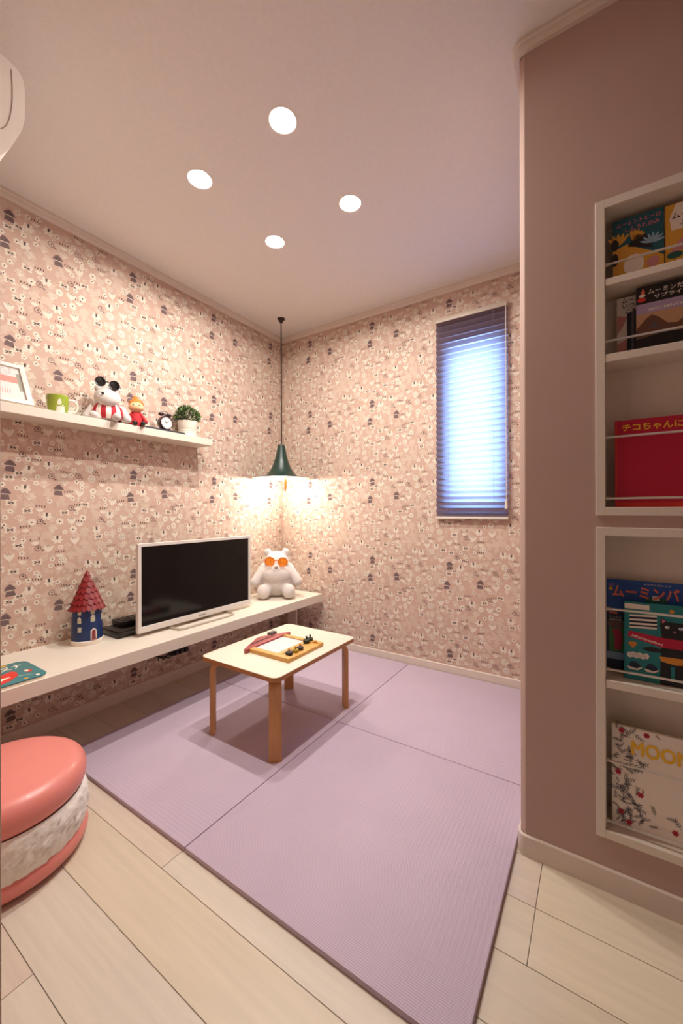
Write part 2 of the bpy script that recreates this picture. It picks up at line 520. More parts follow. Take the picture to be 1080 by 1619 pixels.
def wrap(name, prof, z0, label, cat, mat):
    mb = MB(); n = len(prof); pts = []
    def offp(o):
        P = [(XP - o, YB)]
        for k in range(9):
            a = PI / 2 * k / 8; rr = R_ + o
            P.append((XP + R_ - rr * math.cos(a), YP + R_ - rr * math.sin(a)))
        return P + [(XR, YP - o)]
    rows = [[(x, y, z0 + z) for x, y in offp(o)] for o, z in prof]
    L = len(rows[0])
    vs = [p for r in rows for p in r]
    fs = []
    for i in range(n):
        j = (i + 1) % n
        for k in range(L - 1): fs.append((i * L + k, i * L + k + 1, j * L + k + 1, j * L + k))
    mb.add(vs, fs)
    return struct(mb.build(name, mat, recalc=True), label, cat)
wrap('trim_3', CR2, ZC, 'white crown moulding over the rose partition', 'moulding', M_TRIM)
wrap('baseboard_partition', BBP, 0, 'white baseboard rounding the corner of the rose partition', 'baseboard', M_TRIM)
run('baseboard_left', BBP, lambda t, o, z: (XL + o, t, z), YF1, YB, M_TRIM, 'white baseboard under the long bench shelf', 'baseboard')
run('baseboard_back', BBP, lambda t, o, z: (t, YB - o, z), XL, XP - .01, M_TRIM, 'white baseboard of the wallpapered back wall', 'baseboard')

# ------------------------------------------------------------------ window behind the blind
wn = empty('window_1', ((WX0 + WX1) / 2, YB + .07, WZ0), 'narrow tall window behind the pleated blind', 'window', kind='structure')
w2, hh = (WX1 - WX0) / 2, WZ1 - WZ0
M_ALU = pmat('window_aluminium', '#c9c9c9', .4, metal=.3, noise=(30, .02))
mb = MB()
for a, b, c, d in ((-w2, -w2 + .03, 0, hh), (w2 - .03, w2, 0, hh), (-w2 + .03, w2 - .03, 0, .035), (-w2 + .03, w2 - .03, hh - .035, hh)):
    mb.box(a, b, -.025, .025, c, d, bev=.003)
mb.build('window_frame', M_ALU, wn)
gm = bpy.data.materials.new('window_glass'); gm.use_nodes = True
nt = gm.node_tree; nt.nodes.clear()
o_ = nt.nodes.new('ShaderNodeOutputMaterial'); mx = nt.nodes.new('ShaderNodeMixShader'); tr = nt.nodes.new('ShaderNodeBsdfTransparent'); gl = nt.nodes.new('ShaderNodeBsdfGlossy')
gl.inputs['Roughness'].default_value = .05; mx.inputs[0].default_value = .08; tr.inputs[0].default_value = (.93, .97, 1, 1)
nt.links.new(tr.outputs[0], mx.inputs[1]); nt.links.new(gl.outputs[0], mx.inputs[2]); nt.links.new(mx.outputs[0], o_.inputs[0])
MB().box(-w2 + .03, w2 - .03, -.004, .004, .035, hh - .035).build('pane', gm, wn)

# ------------------------------------------------------------------ pleated blind
BX0, BX1, BZ0, BZ1 = -.823, -.413, .945, 2.158
bl = empty('pleated_blind', ((BX0 + BX1) / 2, YB, BZ0), 'dark plum pleated blind glowing blue over the window', 'blind')
bw = (BX1 - BX0) / 2; bh = BZ1 - BZ0
fm = bpy.data.materials.new('blind_fabric'); fm.use_nodes = True
nt = fm.node_tree; nt.nodes.clear()
o_ = nt.nodes.new('ShaderNodeOutputMaterial'); mx = nt.nodes.new('ShaderNodeMixShader'); df = nt.nodes.new('ShaderNodeBsdfDiffuse'); tl = nt.nodes.new('ShaderNodeBsdfTranslucent')
df.inputs[0].default_value = (*lin('#6d5a66'), 1); tl.inputs[0].default_value = (.62, .60, .72, 1); mx.inputs[0].default_value = .45
tcn = nt.nodes.new('ShaderNodeTexCoord'); nz = nt.nodes.new('ShaderNodeTexNoise'); nz.inputs['Scale'].default_value = 400
bpn = nt.nodes.new('ShaderNodeBump'); bpn.inputs['Strength'].default_value = .1
nt.links.new(tcn.outputs['Object'], nz.inputs['Vector']); nt.links.new(nz.outputs['Fac'], bpn.inputs['Height']); nt.links.new(bpn.outputs[0], df.inputs['Normal'])
nt.links.new(df.outputs[0], mx.inputs[1]); nt.links.new(tl.outputs[0], mx.inputs[2]); nt.links.new(mx.outputs[0], o_.inputs[0])
mb = MB()
npl = 34
zt, zb = bh - .026, .014
vs = []
for k in range(2 * npl + 1):
    z = zt + (zb - zt) * k / (2 * npl)
    y = -.032 if k % 2 == 0 else -.010
    vs += [(-bw, y, z), (bw, y, z)]
mb.add(vs, [(2 * k, 2 * k + 2, 2 * k + 3, 2 * k + 1) for k in range(2 * npl)])
mb.build('pleated_fabric', fm, bl, sharp=10)
MB().box(-bw - .002, bw + .002, -.036, -.002, bh - .028, bh, bev=.003).build('head_rail', pmat('rail_grey', '#b9ab9d', .4, noise=(20, .02)), bl)
MB().box(-bw - .002, bw + .002, -.034, -.006, 0, .014, bev=.003).build('bottom_rail', M_WHITE, bl)
MB().tube([(bw - .008, -.040, bh - .01), (bw - .007, -.042, .6), (bw - .006, -.042, .105)], .0022, 6).build('pull_cord', M_WHITE, bl)
MB().lathe([(.002, .05), (.0055, .046), (.008, .012), (.008, .0)], 12, c=(bw - .006, -.042, .06)).build('cord_knob', M_WHITE, bl)
M_CORD = pmat('lift_cord', '#8a8294', .7, noise=(200, .05))
for x in (-.13, .13):
    MB().tube([(x, -.0315, bh - .03), (x, -.0315, .014)], .0008, 5).build('lift_cord', M_CORD, bl)

# ------------------------------------------------------------------ downlights
M_LENS = pmat('lamp_lens', '#ffffff', .3, emit=((1.0, .93, .82), 30.0), noise=(10, .01))
M_RING = pmat('downlight_white', '#f4eee6', .35, noise=(10, .01))
DLN = ('recessed ceiling downlight nearest the viewer, largest of the four', 'recessed ceiling downlight leftmost, above the wall shelf',
       'recessed ceiling downlight rightmost, towards the window', 'recessed ceiling downlight farthest from the viewer, above the pendant lamp')
for (x, y), lb in zip(DL, DLN):
    t = empty('downlight', (x, y, ZC), lb, 'downlight', 'four recessed downlights in a square')
    MB().lathe([(HR - .001, .016), (HR - .001, 0), (HR, -.002), (HR + .004, -.003), (HR + .005, -.001), (HR + .005, 0)], 32, caps=False).build('trim_ring', M_RING, t)
    MB().lathe([(HR - .002, .002), (HR - .005, .011), (HR - .006, .016)], 32, caps=False).build('reflector', M_RING, t)
    MB().lathe([(HR - .005, .014), (.02, .012), (0, .011)], 32, caps=False).build('lens', M_LENS, t)
    ld = bpy.data.lights.new('downlight_beam', 'AREA'); ld.shape = 'DISK'; ld.size = .04; ld.energy = DOWNLIGHT_W; ld.color = WARM
    lo = bpy.data.objects.new('downlight_beam', ld); COL.objects.link(lo); lo.parent = t; lo.location = (0, 0, .003)
# ------------------------------------------------------------------ air conditioner (end seen at the left edge)
ac = empty('air_conditioner', (-1.655, YF1, 1.86), 'white wall air conditioner at the upper left edge', 'air conditioner')
fnA = lambda u, v, d: (d, u, v)
prof = [(0, .0), (.09, .0), (.205, .012), (.232, .065), (.247, .105), (.256, .13), (.262, .165), (.262, .235), (.258, .262), (.245, .277), (.22, .285), (0, .285)]
M_AC = pmat('ac_plastic', '#e2dad2', .35, noise=(6, .02))
MB().prism(chaikin(prof), fnA, -.405, .405, bev=.003).build('body', M_AC, ac)
se = [(.13, .088), (.20, .084), (.222, .106), (.232, .146), (.236, .20), (.233, .264)]
MB().tube([fnA(a, b, .4055) for a, b in chaikin(se, False)], .0009, 6).build('panel_seam', pmat('seam_grey', '#8f8178', .6, noise=(20, .02)), ac)
MB().box(-.37, .37, .14, .205, -.006, .004, bev=.003).build('louver', M_AC, ac)

# ------------------------------------------------------------------ bench shelf
BT, BB_, BXF, BYE = .393, .338, -1.674, 2.315
be = empty('bench_shelf', (-1.88, 1.25, 0), 'long white bench shelf along the left wall carrying the television', 'shelf')
MB().box(XL + 1.88, BXF + 1.88, .16 - 1.25, BYE - 1.25, BB_, BT, bev=.0015, seg=1).build('top_board', M_WHITE, be)
MB().box(-1.975 + 1.88, -1.895 + 1.88, 2.285 - 1.25, 2.303 - 1.25, 0, BB_, bev=.001, seg=1).build('support_panel', M_TRIM, be)
MB().box(XL + 1.88, XL + .02 + 1.88, .16 - 1.25, BYE - 1.25, BB_ - .03, BB_).build('wall_cleat', M_TRIM, be)

# ------------------------------------------------------------------ upper wall shelf
ST, SB = 1.425, 1.386
MB().box(XL + .0006, -1.938, .18, 1.558, SB, ST, bev=.0015, seg=1).build('wall_shelf', M_WHITE, label='slim white floating shelf holding toys and a plant on the left wall', category='shelf')

# ------------------------------------------------------------------ tatami mats
def tatami(name, horiz):
    mt = bpy.data.materials.new(name); mt.use_nodes = True
    nt = mt.node_tree; b = nt.nodes['Principled BSDF']; b.inputs['Roughness'].default_value = .75
    tc = nt.nodes.new('ShaderNodeTexCoord'); wv = nt.nodes.new('ShaderNodeTexWave'); wv.wave_type = 'BANDS'; wv.bands_direction = 'Y' if horiz else 'X'
    wv.inputs['Scale'].default_value = 64; wv.inputs['Distortion'].default_value = .25
    w2_ = nt.nodes.new('ShaderNodeTexWave'); w2_.bands_direction = 'X' if horiz else 'Y'; w2_.inputs['Scale'].default_value = 24; w2_.inputs['Distortion'].default_value = .4
    nz = nt.nodes.new('ShaderNodeTexNoise'); nz.inputs['Scale'].default_value = 6; nz.inputs['Detail'].default_value = 4
    for n in (wv, w2_, nz): nt.links.new(tc.outputs['Object'], n.inputs['Vector'])
    r = nt.nodes.new('ShaderNodeValToRGB'); c = lin('#b6a3b7'); c2 = lin('#c9b8c8')
    r.color_ramp.elements[0].color = (*c, 1); r.color_ramp.elements[1].color = (*c2, 1)
    nt.links.new(wv.outputs['Fac'], r.inputs[0])
    mxn = nt.nodes.new('ShaderNodeMixRGB'); mxn.blend_type = 'MULTIPLY'; mxn.inputs[0].default_value = .12
    nt.links.new(r.outputs[0], mxn.inputs[1]); nt.links.new(nz.outputs['Fac'], mxn.inputs[2])
    nt.links.new(mxn.outputs[0], b.inputs['Base Color'])
    ad = nt.nodes.new('ShaderNodeMath'); ad.operation = 'ADD'
    nt.links.new(wv.outputs['Fac'], ad.inputs[0]); nt.links.new(w2_.outputs['Fac'], ad.inputs[1])
    bp = nt.nodes.new('ShaderNodeBump'); bp.inputs['Strength'].default_value = .35; bp.inputs['Distance'].default_value = .001
    nt.links.new(ad.outputs[0], bp.inputs['Height']); nt.links.new(bp.outputs[0], b.inputs['Normal'])
    return mt
TH, TV_ = tatami('tatami_lilac', True), tatami('tatami_lilac_turned', False)
MX = (-1.822, -1.012, -.201); MY = (.711, 1.5255, 2.341)
MLAB = {(0, 0): 'lilac square floor mat beside the pink pouf', (1, 0): 'large lilac square floor mat nearest the viewer, by the rose partition',
        (0, 1): 'lilac square floor mat in the far corner beneath the pendant lamp', (1, 1): 'lilac square floor mat under the window'}
for i in range(2):
    for j in range(2):
        x0, x1, y0, y1 = MX[i] + .0012, MX[i + 1] - .0012, MY[j] + .0012, MY[j + 1] - .0012
        cx, cy = (x0 + x1) / 2, (y0 + y1) / 2
        t = empty('floor_mat', (cx, cy, 0), MLAB[(i, j)], 'floor mat', 'four lilac square floor mats')
        MB().box(x0 - cx, x1 - cx, y0 - cy, y1 - cy, .0, .015, bev=.003, seg=2).build('mat_surface', TH if (i + j) % 2 else TV_, t)

# ------------------------------------------------------------------ pendant lamp
PX, PY = -1.871, 2.098
pl = empty('pendant_lamp', (PX, PY, ZC), 'dark green bell shaped pendant lamp with white underside in the corner', 'lamp')
zr = 1.222 - ZC
M_BLK = pmat('cord_black', '#120d0b', .6, noise=(300, .2))
MB().lathe([(.004, -.03), (.012, -.028), (.014, -.008), (.026, -.006), (.027, 0)], 24).build('ceiling_cap', pmat('cap_brown', '#3a2a22', .5, noise=(30, .1)), pl)
MB().tube([(0, 0, -.02), (.001, 0, -.4), (0, .001, zr + .24)], .0042, 8).build('cord', M_BLK, pl)
M_GREEN = pmat('shade_green', '#0c3027', .4, coat=.15, noise=(15, .05))
M_SHIN = pmat('shade_inner_white', '#f6efe4', .5, noise=(15, .01))
outp = [(.019, .232), (.026, .231), (.031, .20), (.040, .158), (.052, .115), (.067, .076), (.088, .042), (.112, .019), (.135, .009), (.165, .005), (.203, .003)]
MB().lathe(outp, 48, c=(0, 0, zr), caps=False).build('shade', M_GREEN, pl, sharp=60)
MB().lathe([(.203, .001), (.165, .002), (.133, .006), (.110, .016), (.086, .039), (.065, .073), (.050, .113), (.038, .156), (.029, .198), (.018, .228)], 48, c=(0, 0, zr), caps=False).build('shade_lining', M_SHIN, pl, sharp=60)
MB().lathe([(.024, .232), (.026, .238), (.010, .242), (.004, .25)], 24, c=(0, 0, zr)).build('shade_collar', pmat('collar_steel', '#8d9490', .3, metal=.8, noise=(30, .03)), pl)
M_BULB = pmat('bulb_glow', '#ffffff', .3, emit=((1.0, .82, .58), 40.0), noise=(10, .01))
MB().lathe([(0, -.012), (.016, -.008), (.026, .006), (.028, .02), (.022, .038), (.014, .055), (.013, .085)], 24, c=(0, 0, zr + .012)).build('bulb', M_BULB, pl)
pd = bpy.data.lights.new('bulb_light', 'POINT'); pd.energy = PENDANT_W; pd.color = (1.0, .95, .88); pd.shadow_soft_size = .03
po = bpy.data.objects.new('bulb_light', pd); COL.objects.link(po); po.parent = pl; po.location = (0, 0, zr - .006)
M_FEA = pmat('feather_amber', '#a8620f', .55, noise=(60, .2))
fx, fy = .055, -.02
mb = MB()
mb.prism([(-.002, .0), (.002, 0), (.009, -.03), (.010, -.055), (.006, -.085), (.0, -.105), (-.006, -.085), (-.009, -.05), (-.007, -.03)],
         lambda u, v, d: (fx + u * .84 - d * .54, fy + u * .54 + d * .84, zr + .01 + v), -.0012, .0012)
ft = mb.build('hanging_feather', M_FEA, pl)
MB().tube([(fx, fy, zr + .012), (fx, fy, zr - .085)], .0012, 6).build('quill', M_SHIN, ft)

# ------------------------------------------------------------------ television
tv = empty('television', (-1.835, 1.397, BT), 'white framed flat television with dark screen on the bench shelf', 'television')
M_TVW = pmat('tv_white', '#d8d3cd', .3, noise=(10, .01), coat=.2)
M_SCR = pmat('tv_screen', '#050507', .12, noise=(10, .01), spec=.35)
hw, z0, z1 = .361, .018, .447
fnT = lambda u, v, d: (d, u, v)
mb = MB()
for a, b, c, d in ((-hw, hw, z0, z0 + .030), (-hw, hw, z1 - .016, z1), (-hw, -hw + .017, z0 + .030, z1 - .016), (hw - .017, hw, z0 + .030, z1 - .016)):
    mb.box(-.012, .010, a, b, c, d, bev=.0015, seg=1)
mb.build('bezel', M_TVW, tv)
MB().box(-.010, .006, -hw + .016, hw - .016, z0 + .029, z1 - .015).build('screen', M_SCR, tv)
MB().box(-.055, -.011, -.26, .26, z0 + .03, z1 - .10, bev=.012).build('rear_housing', pmat('tv_back', '#d5cec6', .5, noise=(10, .02)), tv)
MB().box(.0100, .0108, -.022, .022, z0 + .011, z0 + .017).build('maker_mark', pmat('mark_grey', '#8f8a84', .4, noise=(20, .02)), tv)
M_STD = pmat('stand_silver', '#c9beb0', .35, metal=.35, noise=(20, .03))
loop = [( -.06, -.19, .006), (.05, -.185, .006), (.068, -.178, .006), (.077, -.160, .006), (.077, .150, .006), (.07, .168, .006), (.052, .178, .006), (-.06, .182, .006)]
std = MB().tube(loop, .0058, 8, closed=True).build('stand_loop', M_STD, tv)
MB().box(-.04, -.012, -.08, .08, .006, .13, bev=.003).build('stand_neck', M_STD, std)

# ------------------------------------------------------------------ set-top boxes behind the television
M_BLK2 = pmat('gloss_black', '#15110f', .3, noise=(20, .1))
b1 = empty('media_box', (-1.965, 1.075, BT), 'flat black media box lying on the bench beside the toy house', 'media player')
MB().box(-.075, .078, -.10, .115, .003, .034, bev=.003).build('case', M_BLK2, b1)
MB().box(.0778, .0785, -.08, .09, .012, .026).build('front_window', pmat('smoke_black', '#262220', .15, noise=(10, .05)), b1)
for sx in (-.06, .06):
    for sy in (-.08, .09):
        MB().lathe([(.008, 0), (.008, .004)], 12, c=(sx, sy, 0)).build('foot', M_BLK2, b1)
b2 = empty('router_box', (-1.995, 1.125, BT + .034), 'smaller black box with a ribbed top stacked on the flat media box', 'router')
MB().box(-.05, .05, -.10, .065, 0, .026, bev=.003).build('case', M_BLK2, b2)
for k in range(6):
    MB().box(-.035, .035, -.085 + k * .024, -.077 + k * .024, .0255, .029, bev=.001, seg=1).build('rib', M_BLK2, b2)

# cables and power strip hanging under the bench
ps = empty('power_strip', (XL + .016, 1.42, .172), 'black power strip with cables on the wall beneath the bench', 'power strip')
MB().box(-.014, .02, -.06, .055, -.014, .014, bev=.004).build('case', M_BLK2, ps)
for k in range(3):
    MB().box(.018, .034, -.045 + k * .034, -.022 + k * .034, -.010, .010, bev=.003).build('plug', M_BLK2, ps)
for k in range(3):
    a = -.06 - .012 * k
    MB().tube([(.02, -.02, .01), (.03, a, .03 - .02 * k), (.025, a - .05, -.012 + .012 * k), (.02, a - .09, .02), (.01, a - .10 - .01 * k, .06), (.0, a - .10, .135)], .0035, 6).build('cable', M_BLK2, ps)

# ------------------------------------------------------------------ toy house money box
th = empty('toy_house', (-1.974, .880, BT), 'round blue toy house with red shingle roof standing on the bench', 'toy house')
hr = .064
M_BLU = pmat('house_blue', '#112d5e', .45, noise=(25, .08))
M_HWH = pmat('house_white', '#e9e0d2', .5, noise=(20, .02))
M_HRED = pmat('house_red', '#7d0c14', .5, noise=(60, .12))
MB().lathe([(hr, 0), (hr + .001, .002), (hr + .001, .018), (hr - .001, .020)], 40).build('base', M_HWH, th)
MB().lathe([(hr - .002, .019), (hr - .004, .1), (hr - .007, .165)], 40).build('body', M_BLU, th)
MB().lathe([(hr + .004, .160), (.002, .330)], 36).build('roof_cone', M_HRED, th)
sh = MB()
rows = 7
for i in range(rows):
    f0, f1 = i / rows, (i + 1.35) / rows
    rlo, zlo = (hr + .007) * (1 - f0) + .005, .155 + .175 * f0
    rhi, zhi = max((hr + .001) * (1 - min(f1, 1)), .001), .160 + .172 * min(f1, 1)
    n = max(6, int(22 * (1 - f0)))
    for k in range(n):
        a = 2 * PI * (k + .5 * (i % 2)) / n; da = PI / n * .96
        ps_ = []
        for t, q in ((-1, .35), (-.5, .1), (0, 0), (.5, .1), (1, .35)):
            rr = rlo + (rhi - rlo) * q * .6; zz = zlo + (zhi - zlo) * q * .6
            ps_.append((rr * math.cos(a + t * da), rr * math.sin(a + t * da), zz))
        ps_.append((rhi * math.cos(a + da), rhi * math.sin(a + da), zhi)); ps_.append((rhi * math.cos(a - da), rhi * math.sin(a - da), zhi))
        inn = [(x * .94, y * .94, z - .002) for x, y, z in ps_]
        nn = len(ps_)
        sh.add(ps_ + inn, [tuple(range(nn)), tuple(range(2 * nn - 1, nn - 1, -1))] + [(q, nn + q, nn + (q + 1) % nn, (q + 1) % nn) for q in range(nn)])
sh.build('shingles', M_HRED, th, kind='stuff')
M_HGRN = pmat('house_pane', '#b9b99a', .3, noise=(20, .05)); M_HDOOR = pmat('house_door', '#7d3038', .5, noise=(20, .05))
def on_house(mb, u, v, w, h, d, mat=0, top=None):
    """curved plate on the drum: u angle (rad), v height"""
    n = 4; vs = []
    for k in range(n + 1):
        a = u - w / 2 / hr + w / hr * k / n
        for z in (v, v + h):
            zz = z
            if top and z == v + h: zz = v + h + top * (1 - abs(2 * k / n - 1))
            rr = hr - .002 - .005 * (zz / .165) + d
            vs.append((rr * math.cos(a), rr * math.sin(a), zz))
    mb.add(vs, [(2 * k, 2 * k + 2, 2 * k + 3, 2 * k + 1) for k in range(n)], mat)
fa = math.atan2(-.884, 1.984)
for u, v, w, h, tp in ((fa + .38, .138, .017, .024, 0), (fa + .38, .104, .019, .024, .008), (fa - .52, .138, .016, .024, 0), (fa - .52, .100, .017, .022, .008), (fa - .50, .062, .016, .022, 0), (fa + 1.3, .1, .018, .024, .006)):
    mb = MB(); on_house(mb, u, v, w, h, .0012, 0, tp)
    wf = mb.build('window_frame', M_HWH, th)
    mb = MB()
    for sx in (-.25, .25):
        for sz in (.08, .54): on_house(mb, u + sx * w / hr * .95, v + h * sz, w * .36, h * .36, .0022)
    mb.build('window_panes', M_HGRN, wf)
mb = MB(); on_house(mb, fa + .42, .020, .026, .044, .0012, 0, .012); dw = mb.build('door_surround', M_HWH, th)
mb = MB(); on_house(mb, fa + .42, .030, .017, .032, .0022, 0, .008); mb.build('door', M_HDOOR, dw)
mb = MB()
for k in range(3): on_house(mb, fa + .42, .020 + k * .0035, .024 - .002 * k, .0028, .005 - .0012 * k)
mb.build('steps', M_HDOOR, dw)

# ------------------------------------------------------------------ teal board book on the bench
M_TEAL = pmat('book_teal', '#35777c', .4, noise=(30, .08)); M_RED = pmat('ink_red', '#d5342a', .45); M_INKW = pmat('ink_cream', '#efe6d2', .5); M_INKY = pmat('ink_yellow', '#d8a33a', .5)
tb = empty('board_book', (-1.812, .515, BT), 'teal board book with rounded corners lying on the bench near the left edge', 'book')
fnK = lambda u, v, d: (-v, u, d)
MB().prism(rrect(-.149, .106, -.131, .099, .030), fnK, 0, .009).build('pages', M_INKW, tb)
MB().prism(rrect(-.150, .107, -.132, .100, .030), fnK, .009, .0125, bev=.0008).build('cover', M_TEAL, tb)
mb = MB(); D = .0128
mb.flat([(-.14, -.115), (-.03, -.112), (.005, -.095), (.036, -.062), (.045, -.02), (.036, .004), (.005, -.012), (-.03, -.03), (-.14, -.02)], fnK, D, 1)
mb.flat([(-.14, -.04), (-.03, -.045), (.018, -.058), (-.03, -.085), (-.14, -.1)], fnK, D + .0002, 2)
mb.flat(circ(.074, -.040, .011, 12, .017), fnK, D, 1); mb.flat(circ(.070, -.034, .006, 12, .011), fnK, D + .0002, 2)
mb.flat(circ(.079, -.110, .006, 10, .009), fnK, D, 2); mb.flat(circ(.042, -.115, .007, 10, .007), fnK, D, 3)
mb.flat(stroke(.036, -.070, .078, -.089, .003, .001), fnK, D, 2)
mb.flat(circ(.03, .086, .018, 12, .009), fnK, D, 3)
add_text(mb, 'ムロ又ナ', -.055, .022, .135, .044, fnK, D, 2, bold=.02)
mb.build('cover_print', [M_TEAL, M_RED, M_INKW, M_INKY], tb)

# ------------------------------------------------------------------ low table
TX0, TX1, TY0, TY1, TZ = -1.470, -1.022, 1.112, 1.702, .358
tcx, tcy = (TX0 + TX1) / 2, (TY0 + TY1) / 2
tbz = .015
tt = empty('low_table', (tcx, tcy, tbz), 'low childrens table with white top and bent birch legs on the mats', 'table')
M_BIRCH = pmat('birch', '#bd8a55', .45, noise=(5, .12), stretch=(6, 6, 1.2)); M_LAM = pmat('laminate_cream', '#dbd4c2', .55, noise=(10, .01))
M_PLY = pmat('ply_edge', '#a87445', .5, noise=(30, .2), stretch=(1, 1, 8))
w, l = (TX1 - TX0) / 2, (TY1 - TY0) / 2
idf = lambda u, v, d: (u, v, d)
MB().prism(rrect(-w, w, -l, l, .03), idf, TZ - tbz - .018, TZ - tbz - .0015).build('top_edge', M_PLY, tt)
MB().prism(rrect(-w + .001, w - .001, -l + .001, l - .001, .029), idf, TZ - tbz - .0015, TZ - tbz, bev=.0006).build('top_laminate', M_LAM, tt)
def leg_mesh(sx, sy):
    # L-shaped bent strip lying in the diagonal plane of its corner
    d = Vector((sx * .7071, sy * .7071, 0)); side = Vector((-d.y, d.x, 0))
    H = TZ - tbz - .018; th_, wd, rr = .022, .050, .046
    out, inn = [], []
    pts = [(0, 0), (0, H - rr)]
    o_ = [(th_ / 2, 0.), (th_ / 2, H - rr)] + [(th_ / 2 - rr + rr * math.cos(a), H - rr + rr * math.sin(a)) for a in [PI / 2 * k / 6 for k in range(1, 7)]] + [(th_ / 2 - .14, H)]
    ri = rr - th_
    i_ = [(-th_ / 2, 0.), (-th_ / 2, H - rr)] + [(-th_ / 2 - ri + ri * math.cos(a), H - rr + ri * math.sin(a)) for a in [PI / 2 * k / 6 for k in range(1, 7)]] + [(th_ / 2 - .14, H - th_)]
    c = Vector((sx * .185, sy * .256, 0))
    n = len(o_); vs = []
    for q in (-1, 1):
        for lst in (o_, i_):
            for u, z in lst: vs.append(c + d * u + side * (q * wd / 2) + Vector((0, 0, z)))
    fs = []
    A, B, C_, D_ = 0, n, 2 * n, 3 * n
    for k in range(n - 1):
        fs += [(A + k, A + k + 1, C_ + k + 1, C_ + k), (B + k, D_ + k, D_ + k + 1, B + k + 1), (A + k, B + k, B + k + 1, A + k + 1), (C_ + k, C_ + k + 1, D_ + k + 1, D_ + k)]
    fs += [(A, C_, D_, B), (A + n - 1, B + n - 1, D_ + n - 1, C_ + n - 1)]
    return MB().add(vs, fs)
for sx in (-1, 1):
    for sy in (-1, 1):
        leg_mesh(sx, sy).build('leg', M_BIRCH, tt, recalc=True)

# ------------------------------------------------------------------ magnetic drawing board on the table
db = empty('drawing_board', (-1.20, 1.385, TZ), 'house shaped wooden drawing board with red roof lying on the low table', 'toy')
M_OAK = pmat('toy_wood', '#cf9c52', .45, noise=(8, .1), stretch=(3, 12, 1)); M_ROOF = pmat('toy_roof_red', '#a04a4a', .5, noise=(20, .06))
fx0, fx1, fy0, fy1 = -.118, .117, -.128, .123
bt = .018
MB().box(fx0, fx1, fy0, fy0 + .030, 0, bt, bev=.001, seg=1).build('frame_rail', M_OAK, db)
MB().box(fx0, fx1, fy1 - .026, fy1, 0, bt, bev=.001, seg=1).build('frame_rail', M_OAK, db)
MB().box(.022, fx1, fy0 + .030, fy1 - .026, 0, bt - .003, bev=.001, seg=1).build('tray', M_OAK, db)
MB().box(fx0, .022, fy0 + .028, fy1 - .024, 0, bt - .006).build('screen', pmat('toy_screen', '#d9d6d8', .3, noise=(200, .04)), db)
MB().prism([(-.112, -.148), (-.112, .152), (-.124, .152), (-.190, .022), (-.193, .008), (-.188, -.012), (-.126, -.148)], idf, 0, .020, bev=.001).build('roof', M_ROOF, db)
MB().box(-.150, -.140, -.085, .075, .0195, .0206).build('pen_slot', pmat('slot_dark', '#3d2022', .7, noise=(20, .05)), db)
MB().box(-.186, -.160, .060, .105, .0, .030, bev=.003).build('eraser_block', pmat('eraser_grey', '#5a5450', .6, noise=(20, .05)), db)
MB().box(.048, .054, -.10, .10, bt - .0032, bt - .0024).build('track_groove', pmat('groove_brown', '#6f4f2b', .7, noise=(20, .05)), db)
M_K = [pmat('knob_navy', '#22202b', .5, noise=(30, .1)), pmat('knob_olive', '#a08a1e', .5, noise=(30, .1)), pmat('knob_plum', '#3b2a33', .5, noise=(30, .1)), pmat('knob_green', '#23301f', .5, noise=(30, .1)), M_OAK]
for x, y, r, h, mi in ((.081, -.083, .016, .015, 0), (.084, -.043, .0145, .014, 1), (.082, -.008, .015, .015, 2), (.050, .078, .016, .018, 3), (.047, .110, .0145, .017, 3)):
    k = MB().lathe([(r * .9, 0), (r, .003), (r, h - .003), (r * .8, h)], 14, c=(x, y, bt - .003)).build('stamp', M_K[mi], db)
    MB().lathe([(.004, h), (.0035, h + .006), (.006, h + .010), (.004, h + .014), (0, h + .015)], 12, c=(x, y, bt - .003)).build('stamp_grip', M_OAK if mi != 3 else M_K[3], k)
MB().lathe([(.008, 0), (.009, .008), (.006, .013), (0, .014)], 14, c=(.085, .10, bt - .003)).build('peg', M_OAK, db)

# ------------------------------------------------------------------ macaron pouf
pf = empty('macaron_pouf', (-1.435, .417, 0), 'pink macaron shaped pouf with cream filling at the left edge', 'pouf')
M_PINK = pmat('pouf_pink', '#dc857c', .38, noise=(4, .04), coat=.1)
def cush(z0, h, r):
    P = []
    for k in range(13):
        a = -PI / 2 + PI * k / 12
        ca, sa = math.cos(a), math.sin(a)
        P.append((r - .062 + .062 * abs(ca) ** .8, z0 + h / 2 + h / 2 * (abs(sa) ** .9) * (1 if sa > 0 else -1)))
    return [(0, P[0][1])] + P + [(.09, P[-1][1] + .006), (0, P[-1][1] + .009)]
MB().lathe(cush(.0, .072, .206), 56).build('bottom_cushion', M_PINK, pf, sharp=70)
MB().lathe(cush(.152, .104, .202), 56).build('top_cushion', M_PINK, pf, sharp=70)
mb = MB(); n = 150; zs_ = [.050 + .009 * k for k in range(14)]
rg = random.Random(3)
vs = []; fs = []
for i, z in enumerate(zs_):
    for k in range(n):
        a = 2 * PI * k / n
        q = math.sin(i / 13 * PI) ** .5
        rr = .192 + .013 * q + .003 * math.sin(a * 31 + i * 2.6) * q + rg.uniform(-.0035, .0035) * q
        vs.append((rr * math.cos(a), rr * math.sin(a), z + rg.uniform(-.002, .002) * (0 < i < 13)))
for i in range(13):
    for k in range(n): fs.append((i * n + k, i * n + (k + 1) % n, (i + 1) * n + (k + 1) % n, (i + 1) * n + k))
mb.add(vs, fs); mb.build('cream_filling', pmat('filling_cream', '#ebe7e1', .8, noise=(40, .05), bump=(70, .8)), pf, sharp=80)

